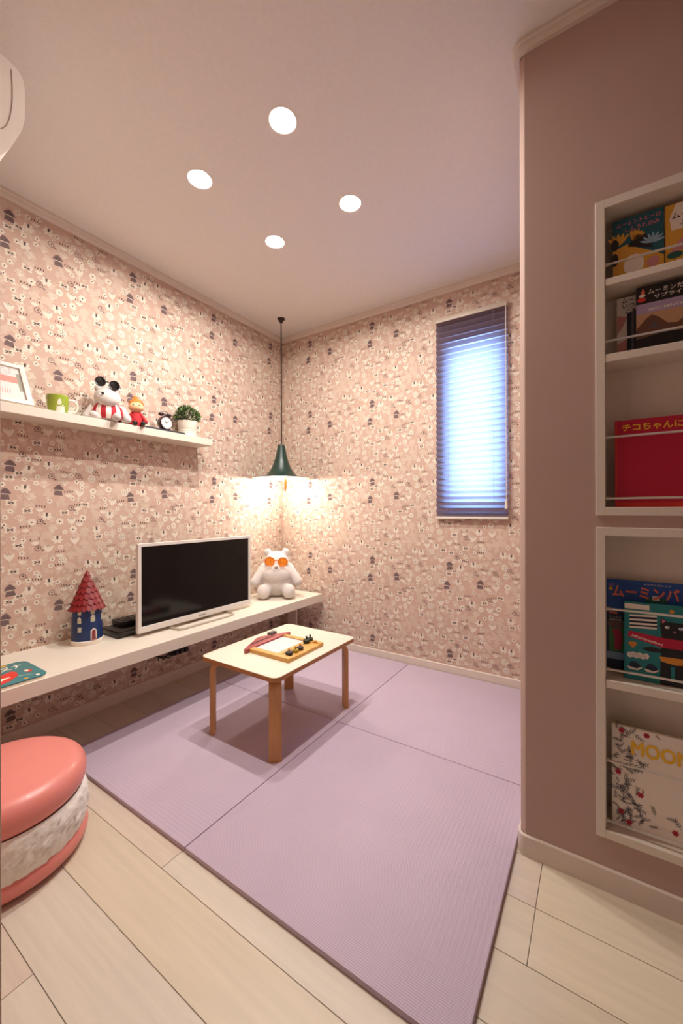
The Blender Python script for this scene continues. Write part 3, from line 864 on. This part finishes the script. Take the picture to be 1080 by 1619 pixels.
# ------------------------------------------------------------------ soft toys
M_PLW = pmat('plush_white', '#cfc8c4', .95, noise=(30, .03), bump=(150, .5), sheen=.3)
def capsule(mb, a, b, ra, rb, n=7):
    a, b = Vector(a), Vector(b)
    for k in range(n):
        t = k / (n - 1); mb.ell(a.lerp(b, t), ra + (rb - ra) * t, u=14, v=10)
def shades(parent, c, r, gap, mat_f, mat_l, tilt=0., name='sunglasses'):
    """round sunglasses facing -Y"""
    R = Matrix.Rotation(tilt, 4, 'Y')
    mb = MB()
    for s in (-1, 1):
        ctr = Vector((s * gap, 0, 0))
        ring = [(ctr.x + r * math.cos(2 * PI * k / 20), 0, r * math.sin(2 * PI * k / 20)) for k in range(20)]
        mb.tube(ring, r * .14, 6, closed=True)
    mb.tube([(-gap + r, 0, .2 * r), (0, -.1 * r, .35 * r), (gap - r, 0, .2 * r)], r * .12, 6)
    for s in (-1, 1): mb.tube([(s * (gap + r), 0, .1 * r), (s * (gap + r * 1.15), r * 1.8, .1 * r)], r * .09, 6)
    mb.v = [tuple(R @ Vector(v) + Vector(c)) for v in mb.v]
    g = mb.build(name, mat_f, parent)
    for s in (-1, 1):
        m2 = MB().lathe([(0, -.0025), (r * .6, -.0015), (r * .95, 0), (r * .6, .001), (0, .001)], 20, M=Matrix.Rotation(PI / 2, 4, 'X') )
        m2.v = [tuple(R @ (Vector(v) + Vector((s * gap, 0, 0))) + Vector(c)) for v in m2.v]
        m2.build('lens', mat_l, g)
    return g
# large white plush by the television
p1 = empty('plush_bear', (-1.895, 2.075, BT + .003), 'big white plush animal in orange sunglasses sitting beside the television', 'soft toy', rot=(0, 0, math.radians(40)))
mb = MB()
mb.ell((0, 0, .105), (.105, .09, .105)); mb.ell((0, .005, .23), (.088, .08, .085)); mb.ell((0, -.058, .195), (.055, .045, .04))
mb.ell((0, -.035, .155), (.10, .075, .075))
for s in (-1, 1):
    mb.ell((s * .062, .0, .305), (.028, .018, .032))
    capsule(mb, (s * .085, -.005, .205), (s * .145, -.03, .105), .030, .036)
    mb.ell((s * .085, -.095, .048), (.045, .05, .05)); capsule(mb, (s * .06, -.02, .05), (s * .085, -.08, .048), .04, .042, 4)
remesh(mb.build('body', M_PLW, p1), .0065, 8)
M_ORF = pmat('glasses_orange', '#d9701a', .35, noise=(20, .05)); M_ORL = pmat('lens_orange', '#f08a2a', .2, noise=(60, .25))
shades(p1, (0, -.098, .252), .030, .044, M_ORF, M_ORL, tilt=.06)
MB().ell((0, -.1005, .215), (.012, .006, .008)).build('nose', pmat('plush_grey', '#8d8078', .8, noise=(20, .05)), p1)
# white plush in a striped shirt on the wall shelf
p2 = empty('plush_bear', (-2.000, .985, ST), 'white plush animal in red striped shirt with black sunglasses on the wall shelf', 'soft toy', rot=(0, 0, math.radians(58)))
mb = MB()
mb.ell((0, 0, .045), (.056, .048, .05)); mb.ell((0, -.006, .118), (.058, .052, .054)); mb.ell((.006, -.046, .104), (.046, .03, .034))
for s in (-1, 1):
    mb.ell((s * .04, .01, .168), (.018, .013, .02))
    capsule(mb, (s * .062, .0, .07), (s * .085, -.012, .024), .018, .020)
    capsule(mb, (s * .03, -.02, .018), (s * .048, -.080, .019), .018, .019, 4)
remesh(mb.build('body', M_PLW, p2), .0042, 6)
M_STR = pmat('shirt_red', '#b3202c', .8, noise=(40, .06)); M_SHW = pmat('shirt_white', '#eee2da', .85, noise=(40, .03))
mb = MB(); n = 40
rowz = [(.014, .058), (.03, .066), (.05, .068), (.07, .062), (.086, .050)]
vs = [(r * 1.06 * math.cos(2 * PI * k / n), r * .92 * math.sin(2 * PI * k / n), z) for z, r in rowz for k in range(n)]
for i in range(4):
    for k in range(n):
        mb.f.append((i * n + k, i * n + (k + 1) % n, (i + 1) * n + (k + 1) % n, (i + 1) * n + k)); mb.m.append(k % 4 // 2)
mb.v = vs
mb.build('striped_shirt', [M_STR, M_SHW], p2)
M_BKL = pmat('lens_black', '#151818', .12, noise=(40, .3)); M_BKF = pmat('glasses_black', '#1c1718', .3, noise=(20, .05))
shades(p2, (.004, -.040, .182), .021, .030, M_BKF, M_BKL, tilt=.22)
MB().ell((-.012, -.073, .126), (.007, .004, .005)).build('nose', M_BKF, p2)
MB().tube([(-.045, .03, .02), (-.075, .02, .045), (-.095, .0, .035), (-.115, -.012, .012), (-.13, -.02, .008)], [.006, .006, .0065, .009, .003], 8).build('tail', M_BKF, p2)
# rag doll
d1 = empty('rag_doll', (-1.985, 1.118, ST), 'small rag doll in red dress with orange hair leaning against the plush', 'doll', rot=(0, 0, math.radians(62)))
M_SKIN = pmat('doll_skin', '#e3b389', .8, noise=(30, .03)); M_HAIR = pmat('doll_hair', '#c9782a', .85, noise=(60, .15), bump=(80, .6)); M_DRED = pmat('doll_red', '#b01c26', .8, noise=(40, .06))
mb = MB(); mb.ell((0, 0, .108), (.034, .03, .032)); mb.ell((0, -.005, .1), (.036, .03, .024)); capsule(mb, (0, 0, .085), (0, 0, .07), .013, .016, 3)
remesh(mb.build('head', M_SKIN, d1), .003, 4)
mb = MB(); mb.ell((0, .006, .122), (.0355, .031, .025)); mb.ell((-.004, .004, .150), (.013, .012, .012))
remesh(mb.build('hair', M_HAIR, d1), .003, 3)
MB().lathe([(.036, .0), (.038, .01), (.030, .045), (.018, .075), (.012, .082)], 20, c=(0, 0, 0)).build('dress', M_DRED, d1)
for s in (-1, 1):
    MB().ell((s * .013, -.030, .108), (.0035, .002, .004)).build('eye', pmat('doll_eye', '#24493c', .4, noise=(20, .05)), d1)
    MB().ell((s * .018 + .012, -.044, .014), (.012, .026, .013)).build('boot', M_BKF, d1)
    mb = MB(); capsule(mb, (s * .018, -.005, .07), (s * .044, -.015, .03), .009, .010, 5); remesh(mb.build('arm', M_DRED, d1), .0025, 2)

# ------------------------------------------------------------------ small things on the wall shelf
# leaning photo frame
pfm = empty('photo_frame', (-1.962, .596, ST), 'white photo frame leaning on the wall shelf at the left edge', 'photo frame')
lv = Vector((-.112, 0, .192)).normalized(); nv = Vector((lv.z, 0, -lv.x))
fnF = lambda u, v, d: tuple(Vector((0, u, 0)) + lv * v + nv * d + Vector((-.013, 0, .009)))
fwid, fht, fb = .08, .213, .020
mb = MB()
for a, b, c, d in ((-fwid, fwid, 0, fb), (-fwid, fwid, fht - fb, fht), (-fwid, -fwid + fb, fb, fht - fb), (fwid - fb, fwid, fb, fht - fb)):
    mb.prism([(a, c), (b, c), (b, d), (a, d)], fnF, -.006, .010, bev=.002)
mb.build('frame', M_TVW, pfm)
mb = MB()
mb.prism([(-fwid + .01, .01), (fwid - .01, .01), (fwid - .01, fht - .01), (-fwid + .01, fht - .01)], fnF, -.004, .001)
mb.flat([(-.06, .11), (.045, .11), (.045, .145), (-.06, .145)], fnF, .0012, 1)
mb.flat([(.045, .07), (.058, .07), (.058, .165), (.045, .165)], fnF, .0012, 2)
rg = random.Random(5)
for k in range(46):
    x, y = rg.uniform(-.056, .03), rg.uniform(.150, .185)
    a = rg.uniform(0, PI); mb.flat(stroke(x, y, x + .005 * math.cos(a), y + .005 * math.sin(a), .0014), fnF, .0012, 3)
for k in range(9):
    x = -.055 + .008 * k
    mb.flat(stroke(x, .05, x + .004, .075, .003, .0015), fnF, .0012, 1)
mb.build('picture', [pmat('picture_paper', '#cfc6c2', .5, noise=(30, .03)), pmat('picture_coral', '#cf6f5c', .5), pmat('picture_olive', '#7d7a66', .5), pmat('picture_grey', '#4c444c', .5)], pfm)
glm = pmat('frame_glass', '#ffffff', .02, noise=(3, .01)); glm.node_tree.nodes['Principled BSDF'].inputs['Alpha'].default_value = .06
mb = MB(); mb.prism([(-fwid + fb - .001, fb - .001), (fwid - fb + .001, fb - .001), (fwid - fb + .001, fht - fb + .001), (-fwid + fb - .001, fht - fb + .001)], fnF, .0025, .0035); mb.build('glass', glm, pfm)

# mug
mg = empty('mug', (-1.995, .772, ST), 'lime green mug with a white handle on the wall shelf', 'mug')
M_LIME = pmat('mug_lime', '#93a532', .3, noise=(12, .2), coat=.3); M_MGW = pmat('mug_white', '#e8dfd0', .3, coat=.3, noise=(12, .02))
MB().lathe([(.030, .0), (.034, .002), (.039, .03), (.041, .078), (.0395, .080), (.038, .076), (.036, .03), (.032, .006), (0, .005)], 36).build('body', M_LIME, mg)
MB().tube([(.012, .036, .066), (.016, .054, .068), (.019, .068, .055), (.019, .071, .036), (.016, .062, .017), (.011, .034, .014)], .0055, 8).build('handle', M_MGW, mg)
mb = MB()
for a0, a1, z0_, z1_ in ((-.52, -.05, .006, .046), (-.2, .42, .004, .036), (-.42, .0, .04, .060)):
    vs = []; nn = 8
    for k in range(nn + 1):
        t = k / nn; a = a0 + (a1 - a0) * t; bulge = math.sin(PI * t) ** .6
        for z in (z0_, z0_ + (z1_ - z0_) * bulge + .001):
            rr = .0347 + .0065 * (z / .078) ** .6 + .0006
            vs.append((rr * math.cos(a), rr * math.sin(a), z))
    mb.add(vs, [(2 * k, 2 * k + 2, 2 * k + 3, 2 * k + 1) for k in range(nn)])
mb.build('white_decoration', M_MGW, mg)

# dark slate slab, clock, plant
MB().box(-2.045, -1.942, 1.150, 1.377, ST, ST + .009, bev=.001, seg=1).build('notebook', pmat('notebook_dark', '#33313c', .5, noise=(20, .06)), label='thin dark notebook lying flat under the alarm clock', category='notebook')
ck = empty('alarm_clock', (-1.995, 1.285, ST + .009), 'small dark plum twin bell alarm clock with white face', 'clock', rot=(0, 0, math.radians(0)))
M_PLUM = pmat('clock_plum', '#3a2230', .3, noise=(20, .05), coat=.3)
RX = Matrix.Rotation(PI / 2, 4, 'Y')
czz = .046
MB().lathe([(0, -.020), (.030, -.020), (.036, -.016), (.038, .0), (.038, .014), (.036, .018), (.033, .018), (.033, .012)], 32, c=(0, 0, czz), M=RX, caps=False).build('case', M_PLUM, ck)
fc = MB().lathe([(.0335, .0145), (0, .0148)], 32, c=(0, 0, czz), M=RX, caps=False).build('face', pmat('clock_face', '#ece5dc', .4, noise=(20, .01)), ck)
mb = MB(); fnC = lambda u, v, d: (d, u, czz + v)
for k in range(12):
    a = PI * k / 6; mb.flat(stroke(.026 * math.sin(a), .026 * math.cos(a), .030 * math.sin(a), .030 * math.cos(a), .003), fnC, .0152)
mb.build('hour_marks', M_BKF, fc)
mb = MB(); mb.flat(stroke(0, 0, -.014, .010, .0032, .0016), fnC, .0158); mb.flat(stroke(0, 0, .018, .014, .0024, .0012), fnC, .0162); mb.flat(circ(0, 0, .0032, 10), fnC, .0166)
mb.build('hands', M_BKF, fc)
for s in (-1, 1):
    MB().ell((0, s * .022, .092), (.014, .016, .010)).build('bell', M_PLUM, ck)
    MB().tube([(0, s * .020, .024), (0, s * .030, .0)], [.004, .003], 8).build('foot', M_PLUM, ck)
MB().tube([(0, -.018, .100), (0, -.010, .110), (0, .010, .110), (0, .018, .100)], .0022, 6).build('handle', M_PLUM, ck)
MB().box(-.003, .003, -.002, .002, .082, .098).build('hammer', M_PLUM, ck)

pp = empty('potted_plant', (-2.018, 1.445, ST), 'bushy green plant in a ribbed white pot at the end of the wall shelf', 'plant')
MB().lathe([(0, 0), (.046, 0), (.048, .004), (.0495, .018), (.0485, .021), (.0505, .026), (.0495, .032), (.0515, .036), (.0505, .042), (.0525, .046), (.056, .09), (.0565, .094), (.053, .094), (.051, .08), (0, .08)], 40).build('pot', M_MGW, pp)
MB().lathe([(.0515, .08), (0, .083)], 24, caps=False).build('soil', pmat('soil', '#2e241c', .95, noise=(80, .3)), pp)
rg = random.Random(9)
M_LF = [pmat('leaf_dark', '#2c4222', .6, noise=(40, .2)), pmat('leaf_mid', '#4c6b2e', .55, noise=(40, .2)), pmat('leaf_light', '#81944a', .55, noise=(40, .2))]
mb = MB(); st_ = MB()
for k in range(620):
    th1 = rg.uniform(0, 2 * PI); ph = math.acos(rg.uniform(-.25, 1)); rr = rg.uniform(.45, 1) ** .5
    c = Vector((.062 * rr * math.sin(ph) * math.cos(th1), .072 * rr * math.sin(ph) * math.sin(th1), .118 + .062 * rr * math.cos(ph)))
    if c.x < -.058: c.x = -.058
    dr = Vector((c.x, c.y, c.z - .09)).normalized(); dr = (dr + Vector([rg.uniform(-.6, .6) for _ in range(3)])).normalized()
    sd = dr.cross(Vector([rg.uniform(-1, 1) for _ in range(3)])).normalized()
    L = rg.uniform(.010, .019); W_ = L * .32; nn_ = dr.cross(sd)
    mb.add([c, c + dr * L * .5 + sd * W_, c + dr * L + nn_ * .001, c + dr * L * .5 - sd * W_], [(0, 1, 2), (0, 2, 3)], rg.choice((0, 0, 1, 1, 2)))
    if k % 9 == 0: st_.tube([(c.x * .2, c.y * .2, .082), (c.x * .7, c.y * .7, .09 + (c.z - .09) * .6), c], .0009, 4)
mb.build('leaves', M_LF, pp, kind='stuff', sharp=180)
st_.build('stems', M_LF[0], pp, kind='stuff')

# ------------------------------------------------------------------ recessed bookshelves
NB = YP + .098     # face of the back panel
def bookcase(z0, z1, shelves, rods, label):
    t = empty('recessed_bookshelf', (0, YP, z0), label, 'bookshelf', 'two recessed bookshelves in the rose wall')
    x0, x1 = -.003, .421; fr = .021; h = z1 - z0; f = -.005; bk = .098
    MB().box(x0, x0 + fr, f, .006, 0, h, bev=.001, seg=1).build('frame_stile', M_WHITE, t)
    MB().box(x1 - fr, x1, f, .006, 0, h, bev=.001, seg=1).build('frame_stile', M_WHITE, t)
    MB().box(x0 + fr, x1 - fr, f, .006, h - .022, h, bev=.001, seg=1).build('frame_rail', M_WHITE, t)
    MB().box(x0 + fr, x1 - fr, f, .006, 0, .022, bev=.001, seg=1).build('frame_rail', M_WHITE, t)
    MB().box(x0 + fr, x0 + fr + .002, .006, bk, .02, h - .02).build('side_lining', M_WHITE, t)
    MB().box(x1 - fr - .002, x1 - fr, .006, bk, .02, h - .02).build('side_lining', M_WHITE, t)
    MB().box(x0 + fr, x1 - fr, .006, bk, h - .022, h - .018).build('top_lining', M_WHITE, t)
    MB().box(x0 + fr, x1 - fr, .006, bk, .018, .022).build('bottom_lining', M_WHITE, t)
    MB().box(x0 + fr, x1 - fr, bk, bk + .006, .012, h - .014).build('back_panel', M_WHITE, t)
    for a, b in shelves:
        MB().box(x0 + fr + .0005, x1 - fr - .0005, f + .001, bk, a - z0, b - z0, bev=.001, seg=1).build('shelf', M_WHITE, t)
    for z in rods:
        MB().tube([(x0 + fr, .009, z - z0), (x1 - fr, .009, z - z0)], .003, 8).build('rail', M_CHR, t)
        MB().lathe([(.0042, 0), (.0042, .008)], 10, c=(x0 + fr, .009, z - z0), M=Matrix.Rotation(PI / 2, 4, 'Y')).build('rail_socket', M_WHITE, t)
    return t
M_CHR = pmat('rail_steel', '#d9d2c8', .3, metal=.6, noise=(30, .02))
bookcase(.984, 1.812, ((1.586, 1.604), (1.386, 1.406)), (1.646, 1.444, 1.190, 1.029), 'upper recessed white bookshelf with three tiers in the rose wall')
bookcase(.138, .953, ((.533, .554),), (.738, .579, .338, .179), 'lower recessed white bookshelf with two tiers in the rose wall')

M_PAGE = pmat('paper_pages', '#e4dac8', .7, noise=(120, .05), stretch=(1, 1, 20))
INK = {k: pmat('ink_' + k, v, .45) for k, v in dict(teal='#0f5a6b', yellow='#a3b520', pink='#d5748c', white='#ece4d8', black='#1b1718', red='#9c0c30', gold='#f0c030', blue='#1d4f9c',
       navy='#16263f', green='#1f5c52', grass='#3f7a3a', lilac='#a99bbd', sand='#c09a78', brown='#6b4a3c', coral='#e0705c', orange='#d8902a', sky='#8fb2cc', slate='#5c5560', rose='#c98a86', aqua='#1f7d80', scarlet='#b8123a').items()}
def book(name, x, z, w, h, t, yf, cover, label, cat='book', lean=.04, group='books and magazines in the recessed shelves'):
    """front cover faces -Y; origin at the lower left corner of the front"""
    r = empty(name, (x, yf, z), label, cat, group, rot=(-lean, 0, 0))
    MB().box(.001, w - .001, .001, t - .001, .001, h - .001).build('pages', M_PAGE, r)
    MB().box(0, w, 0, .001, 0, h).build('front_cover', cover, r)
    MB().box(0, w, t - .001, t, 0, h).build('back_cover', cover, r)
    MB().box(-.0006, .0012, 0, t, 0, h).build('spine', cover, r)
    return r
fnP = lambda u, v, d: (u, -d, v)
def art(r, name, items):
    """items: (ink, polygon, layer)"""
    keys = []; mb = MB()
    for it in items:
        if it[0] not in keys: keys.append(it[0])
        if it[1] == 'T':
            _, _, body, x, y, w, h, ly, bold, sk, fat = it
            for q, (ox, oy) in enumerate(((0, 0), (fat, 0), (-fat, 0), (0, fat), (0, -fat)) if fat else ((0, 0),)):
                add_text(mb, body, x + ox, y + oy, w, h, fnP, .0003 + .00018 * ly + q * .00002, keys.index(it[0]), bold, sk)
        else:
            mb.flat(it[1], fnP, .0003 + .00018 * it[2], keys.index(it[0]))
    return mb.build(name, [INK[k] for k in keys], r)
def titles(r, lines):
    for ln in lines: art(r, 'title_line', [ln])
def T(ink, body, x, y, w, h, ly=3, bold=.01, sk=0., fat=0.): return (ink, 'T', body, x, y, w, h, ly, bold, sk, fat)
def rect(a, b, c, d): return [(a, c), (b, c), (b, d), (a, d)]

# top tier, teal picture book
b = book('picture_book', .037, 1.604, .107, .171, .008, 1.285, INK['teal'], 'teal picture book with pink title on the top tier of the upper bookshelf')
it = [('yellow', [(0, .0), (.107, 0), (.107, .045), (.086, .062), (.05, .085), (.03, .1), (0, .09)], 0), ('black', [(.032, .092), (.05, .118), (.072, .112), (.078, .09), (.086, .072)], 1)]
for k in range(5): it.append(('yellow', petal(.012, .10, PI / 2 + (k - 2) * .35, .036, .008), 1))
for k in range(5): it.append(('yellow', petal(.043, .105, PI / 2 - .5 + (k - 2) * .3, .03, .008), 1))
for k in range(7): it.append(('sky', petal(.083, .085, .2 + k * .42, .028, .006), 2))
it += [('black', circ(.004, .105, .009, 10, .016), 2), ('black', circ(.004, .065, .008, 10, .018), 2), ('white', circ(.045, .04, .022, 14, .028), 1), ('red', circ(.048, .06, .006, 10, .003), 3), ('green', rect(.03, .056, .0, .012), 3), ('rose', circ(.085, .035, .014, 12), 2)]
art(b, 'cover_print', it)
titles(b, [T('pink', 'ムーミントヒーロ', .008, .150, .092, .012), T('pink', 'しんうれのみ', .027, .132, .072, .013)])
# top tier, yellow book
b = book('picture_book', .147, 1.604, .15, .168, .008, 1.285, INK['yellow'], 'yellow picture book with a pale title panel beside the teal one')
it = [('white', [(.012, .10), (.15, .095), (.15, .166), (.02, .166), (.008, .13)], 1), ('rose', [(.004, .04), (.03, .075), (.07, .085), (.07, .05), (.03, .045)], 1)]
it += [('green', circ(.018, .036, .016, 12, .009), 2), ('black', stroke(.018, .0, .018, .03, .001), 2)]
for k in range(5): it.append(('coral', petal(.06 + .012 * k, .02, 1.57, .03, .01), 2))
art(b, 'cover_print', it)
titles(b, [T('black', 'ムーミン', .012, .128, .075, .015), T('black', 'ふしぎ', .028, .108, .04, .013)])
# second tier, white book with the magazine in front
b = book('story_book', .047, 1.406, .12, .170, .006, 1.312, INK['white'], 'white story book with black title partly behind the mountain magazine', lean=.03)
art(b, 'cover_print', [('rose', [(0, .1225), (.022, .115), (.012, .09), (0, .07)], 1), ('rose', [(0, .045), (.022, .055), (.022, 0), (0, 0)], 1)])
titles(b, [T('black', 'ムーミン', .011, .154, .052, .013), T('black', 'いつも', .012, .139, .04, .013), T('black', 'こたえ', .019, .124, .04, .013)])
for k in range(4):
    x = .0690 + .0043 * k
    nm = ('outermost', 'second', 'third', 'fourth')[k]
    bb = empty('booklet', (x, 1.308 - .0065 * k, 1.406), nm + ' dark booklet from the left behind the mountain magazine', 'booklet', 'thin dark booklets behind the magazine')
    MB().box(.001, .15, .001, .004, 0, .120).build('pages', M_PAGE, bb)
    MB().box(0, .15, 0, .001, 0, .121).build('cover', (INK['black'], INK['navy'], INK['slate'], INK['black'])[k], bb)
b = book('magazine', .0868, 1.406, .17, .171, .006, 1.2800, INK['slate'], 'mountain landscape magazine with black title band on the second tier', 'magazine', lean=.01)
it = [('black', rect(0, .17, .126, .171), 1), ('lilac', rect(0, .17, .10, .126), 1), ('sand', rect(0, .17, .055, .10), 1),
      ('brown', [(0, .062), (.02, .086), (.032, .0945), (.045, .086), (.063, .066), (.09, .06), (.17, .07), (.17, .0), (0, 0)], 2),
      ('slate', [(.025, .06), (.035, .078), (.05, .06)], 3), ('brown', [(.08, .06), (.11, .085), (.17, .09), (.17, .05)], 3), ('black', [(0, .035), (.06, .045), (.17, .03), (.17, 0), (0, 0)], 3),
      ('red', circ(.011, .137, .009, 12, .006), 2), ('white', circ(.012, .147, .007, 12, .004), 3), ('coral', [(.008, .149), (.018, .151), (.017, .161), (.013, .165)], 2)]
art(b, 'cover_print', it)
titles(b, [T('white', 'ムーミンだに', .024, .148, .085, .012, 4), T('white', 'サプライズ', .036, .134, .07, .0105, 4), T('white', 'MOOMINVALLEY', .026, .104, .095, .008, 4)])
# third tier, red book
b = book('picture_book', .041, 1.006, .21, .231, .010, 1.276, INK['scarlet'], 'bright red picture book with yellow title on the third tier', lean=.05)
art(b, 'cover_print', [('red', rect(.0, .21, .0, .012), 0), ('red', rect(0, .004, .012, .231), 0)])
titles(b, [T('gold', 'チコちゃんに叱', .0152, .2005, .148, .0195, 3, .025)])
# fourth tier, guide magazine and activity book
b = book('magazine', .0225, .554, .183, .253, .005, 1.318, INK['blue'], 'blue travel magazine with orange title behind the teal activity book', 'magazine', lean=.02)
it = [('navy', rect(.0, .183, .0, .165), 0), ('grass', rect(.004, .18, .055, .14), 1), ('brown', circ(.02, .13, .02, 12, .012), 2), ('sky', rect(0, .183, .034, .054), 2), ('coral', rect(.005, .024, .158, .164), 2), ('navy', rect(0, .183, 0, .03), 2),
      ('scarlet', [(.012, .115), (.03, .118), (.036, .09), (.03, .06), (.016, .062), (.018, .09)], 3), ('green', rect(.085, .13, .198, .212), 2), ('white', rect(.1, .115, .205, .216), 3), ('yellow', circ(.009, .227, .005, 10), 2)]
art(b, 'cover_print', it)
titles(b, [T('coral', 'ムーミンバレー', .012, .206, .20, .033, 4, .03), T('white', 'メッツァビレッジ', .081, .2425, .058, .005, 4), T('pink', 'るるぶ', .0045, .234, .013, .008, 4), T('white', 'フィンランド', .005, .147, .028, .005, 4), T('white', '北欧の旅', .005, .140, .028, .005, 4)])
b = book('activity_book', .060, .554, .19, .2025, .008, 1.281, INK['aqua'], 'teal activity book with striped shirt and black cat on the lower bookshelf', lean=.03)
it = [('white', rect(.001, .0531, .1845, .1975), 1), ('navy', [(.011, .168), (.067, .171), (.069, .138), (.0136, .133)], 1)]
for y in (.164, .1535, .143, .134): it.append(('white', [(.0112, y), (.068, y + .004), (.0683, y + .009), (.0112, y + .005)], 2))
it += [('scarlet', [(.0072, .112), (.075, .094), (.19, .094), (.19, .117), (.08, .1185), (.0104, .1265)], 2)]
it += [('orange', circ(.0145, .0935, .0055, 10), 1), ('orange', circ(.0215, .0935, .0055, 10), 1), ('orange', [(.0095, .091), (.0265, .091), (.018, .082)], 1), ('orange', circ(.098, .187, .005, 10), 1)]
for k in range(6): it.append(('white', circ(.012 + .0068 * k, .0635 + .002 * (k % 2), .0062, 10, .0075), 1))
for q in (.008, .043): it += [('white', [(q - .002, .033), (q + .004, .026), (q + .02, .026), (q + .03, .034), (q + .026, .038)], 1), ('navy', [(q, .034), (q + .008, .048), (q + .018, .047), (q + .028, .036), (q + .018, .03)], 2)]
it += [('black', [(.078, .118), (.0745, .15), (.0765, .171), (.090, .160), (.118, .160), (.131, .171), (.134, .15), (.13, .118)], 1), ('pink', [(.0785, .167), (.086, .161), (.0785, .155)], 2), ('pink', [(.1295, .167), (.122, .161), (.1295, .155)], 2),
       ('white', circ(.0885, .1465, .0048, 10, .0036), 2), ('white', circ(.1155, .1465, .0048, 10, .0036), 2), ('sky', circ(.0895, .1465, .002, 8, .003), 3), ('sky', circ(.1145, .1465, .002, 8, .003), 3), ('pink', [(.0995, .138), (.1065, .138), (.103, .134)], 2)]
it += [('black', [(.076, .094), (.13, .094), (.136, .0), (.074, .0)], 1), ('orange', [(.0727, .0705), (.138, .073), (.136, .059), (.105, .054), (.0765, .0587)], 2), ('aqua', rect(.0955, .103, .018, .05), 2), ('black', [(.035, .085), (.055, .092), (.08, .088), (.08, .08), (.05, .079)], 1)]
art(b, 'cover_print', it)
titles(b, [T('white', 'AKtivitetsbog', .0145, .1105, .066, .0085, 4, .02, -.22)])
# bottom tier, white floral book
b = book('coloring_book', .033, .160, .215, .262, .010, 1.276, INK['white'], 'white colouring book with inked flowers and yellow title on the bottom tier', lean=.05)
rg = random.Random(21); it = []
def sprig(x, y, a, L):
    r = [('black', stroke(x, y, x + L * math.cos(a), y + L * math.sin(a), .0007), 1)]
    for k in range(4):
        t = .25 + .22 * k
        for s in (-1, 1): r.append(('slate', petal(x + L * t * math.cos(a), y + L * t * math.sin(a), a + s * .8, L * .28, L * .07), 1))
    return r
for k in range(150):
    x = rg.choice((rg.uniform(.006, .055), rg.uniform(.006, .20))); y = rg.uniform(.01, .25)
    if x > .04 and .18 < y < .235: continue
    if x > .075 and .06 < y < .19: continue
    it += sprig(x, y, rg.uniform(0, 2 * PI), rg.uniform(.012, .026))
for x, y in ((.0208, .250), (.0741, .2515), (.0128, .14), (.0602, .0961), (.0192, .0398), (.036, .0182), (.13, .03), (.17, .05)):
    for k in range(6): it.append(('scarlet', petal(x, y, 2 * PI * k / 6, .0075, .005), 2))
    it.append(('black', circ(x, y, .0016, 6), 3))
art(b, 'cover_print', it)
titles(b, [T('gold', 'MOOMIN', .0427, .196, .158, .034, 3, .0, 0., .0016)])
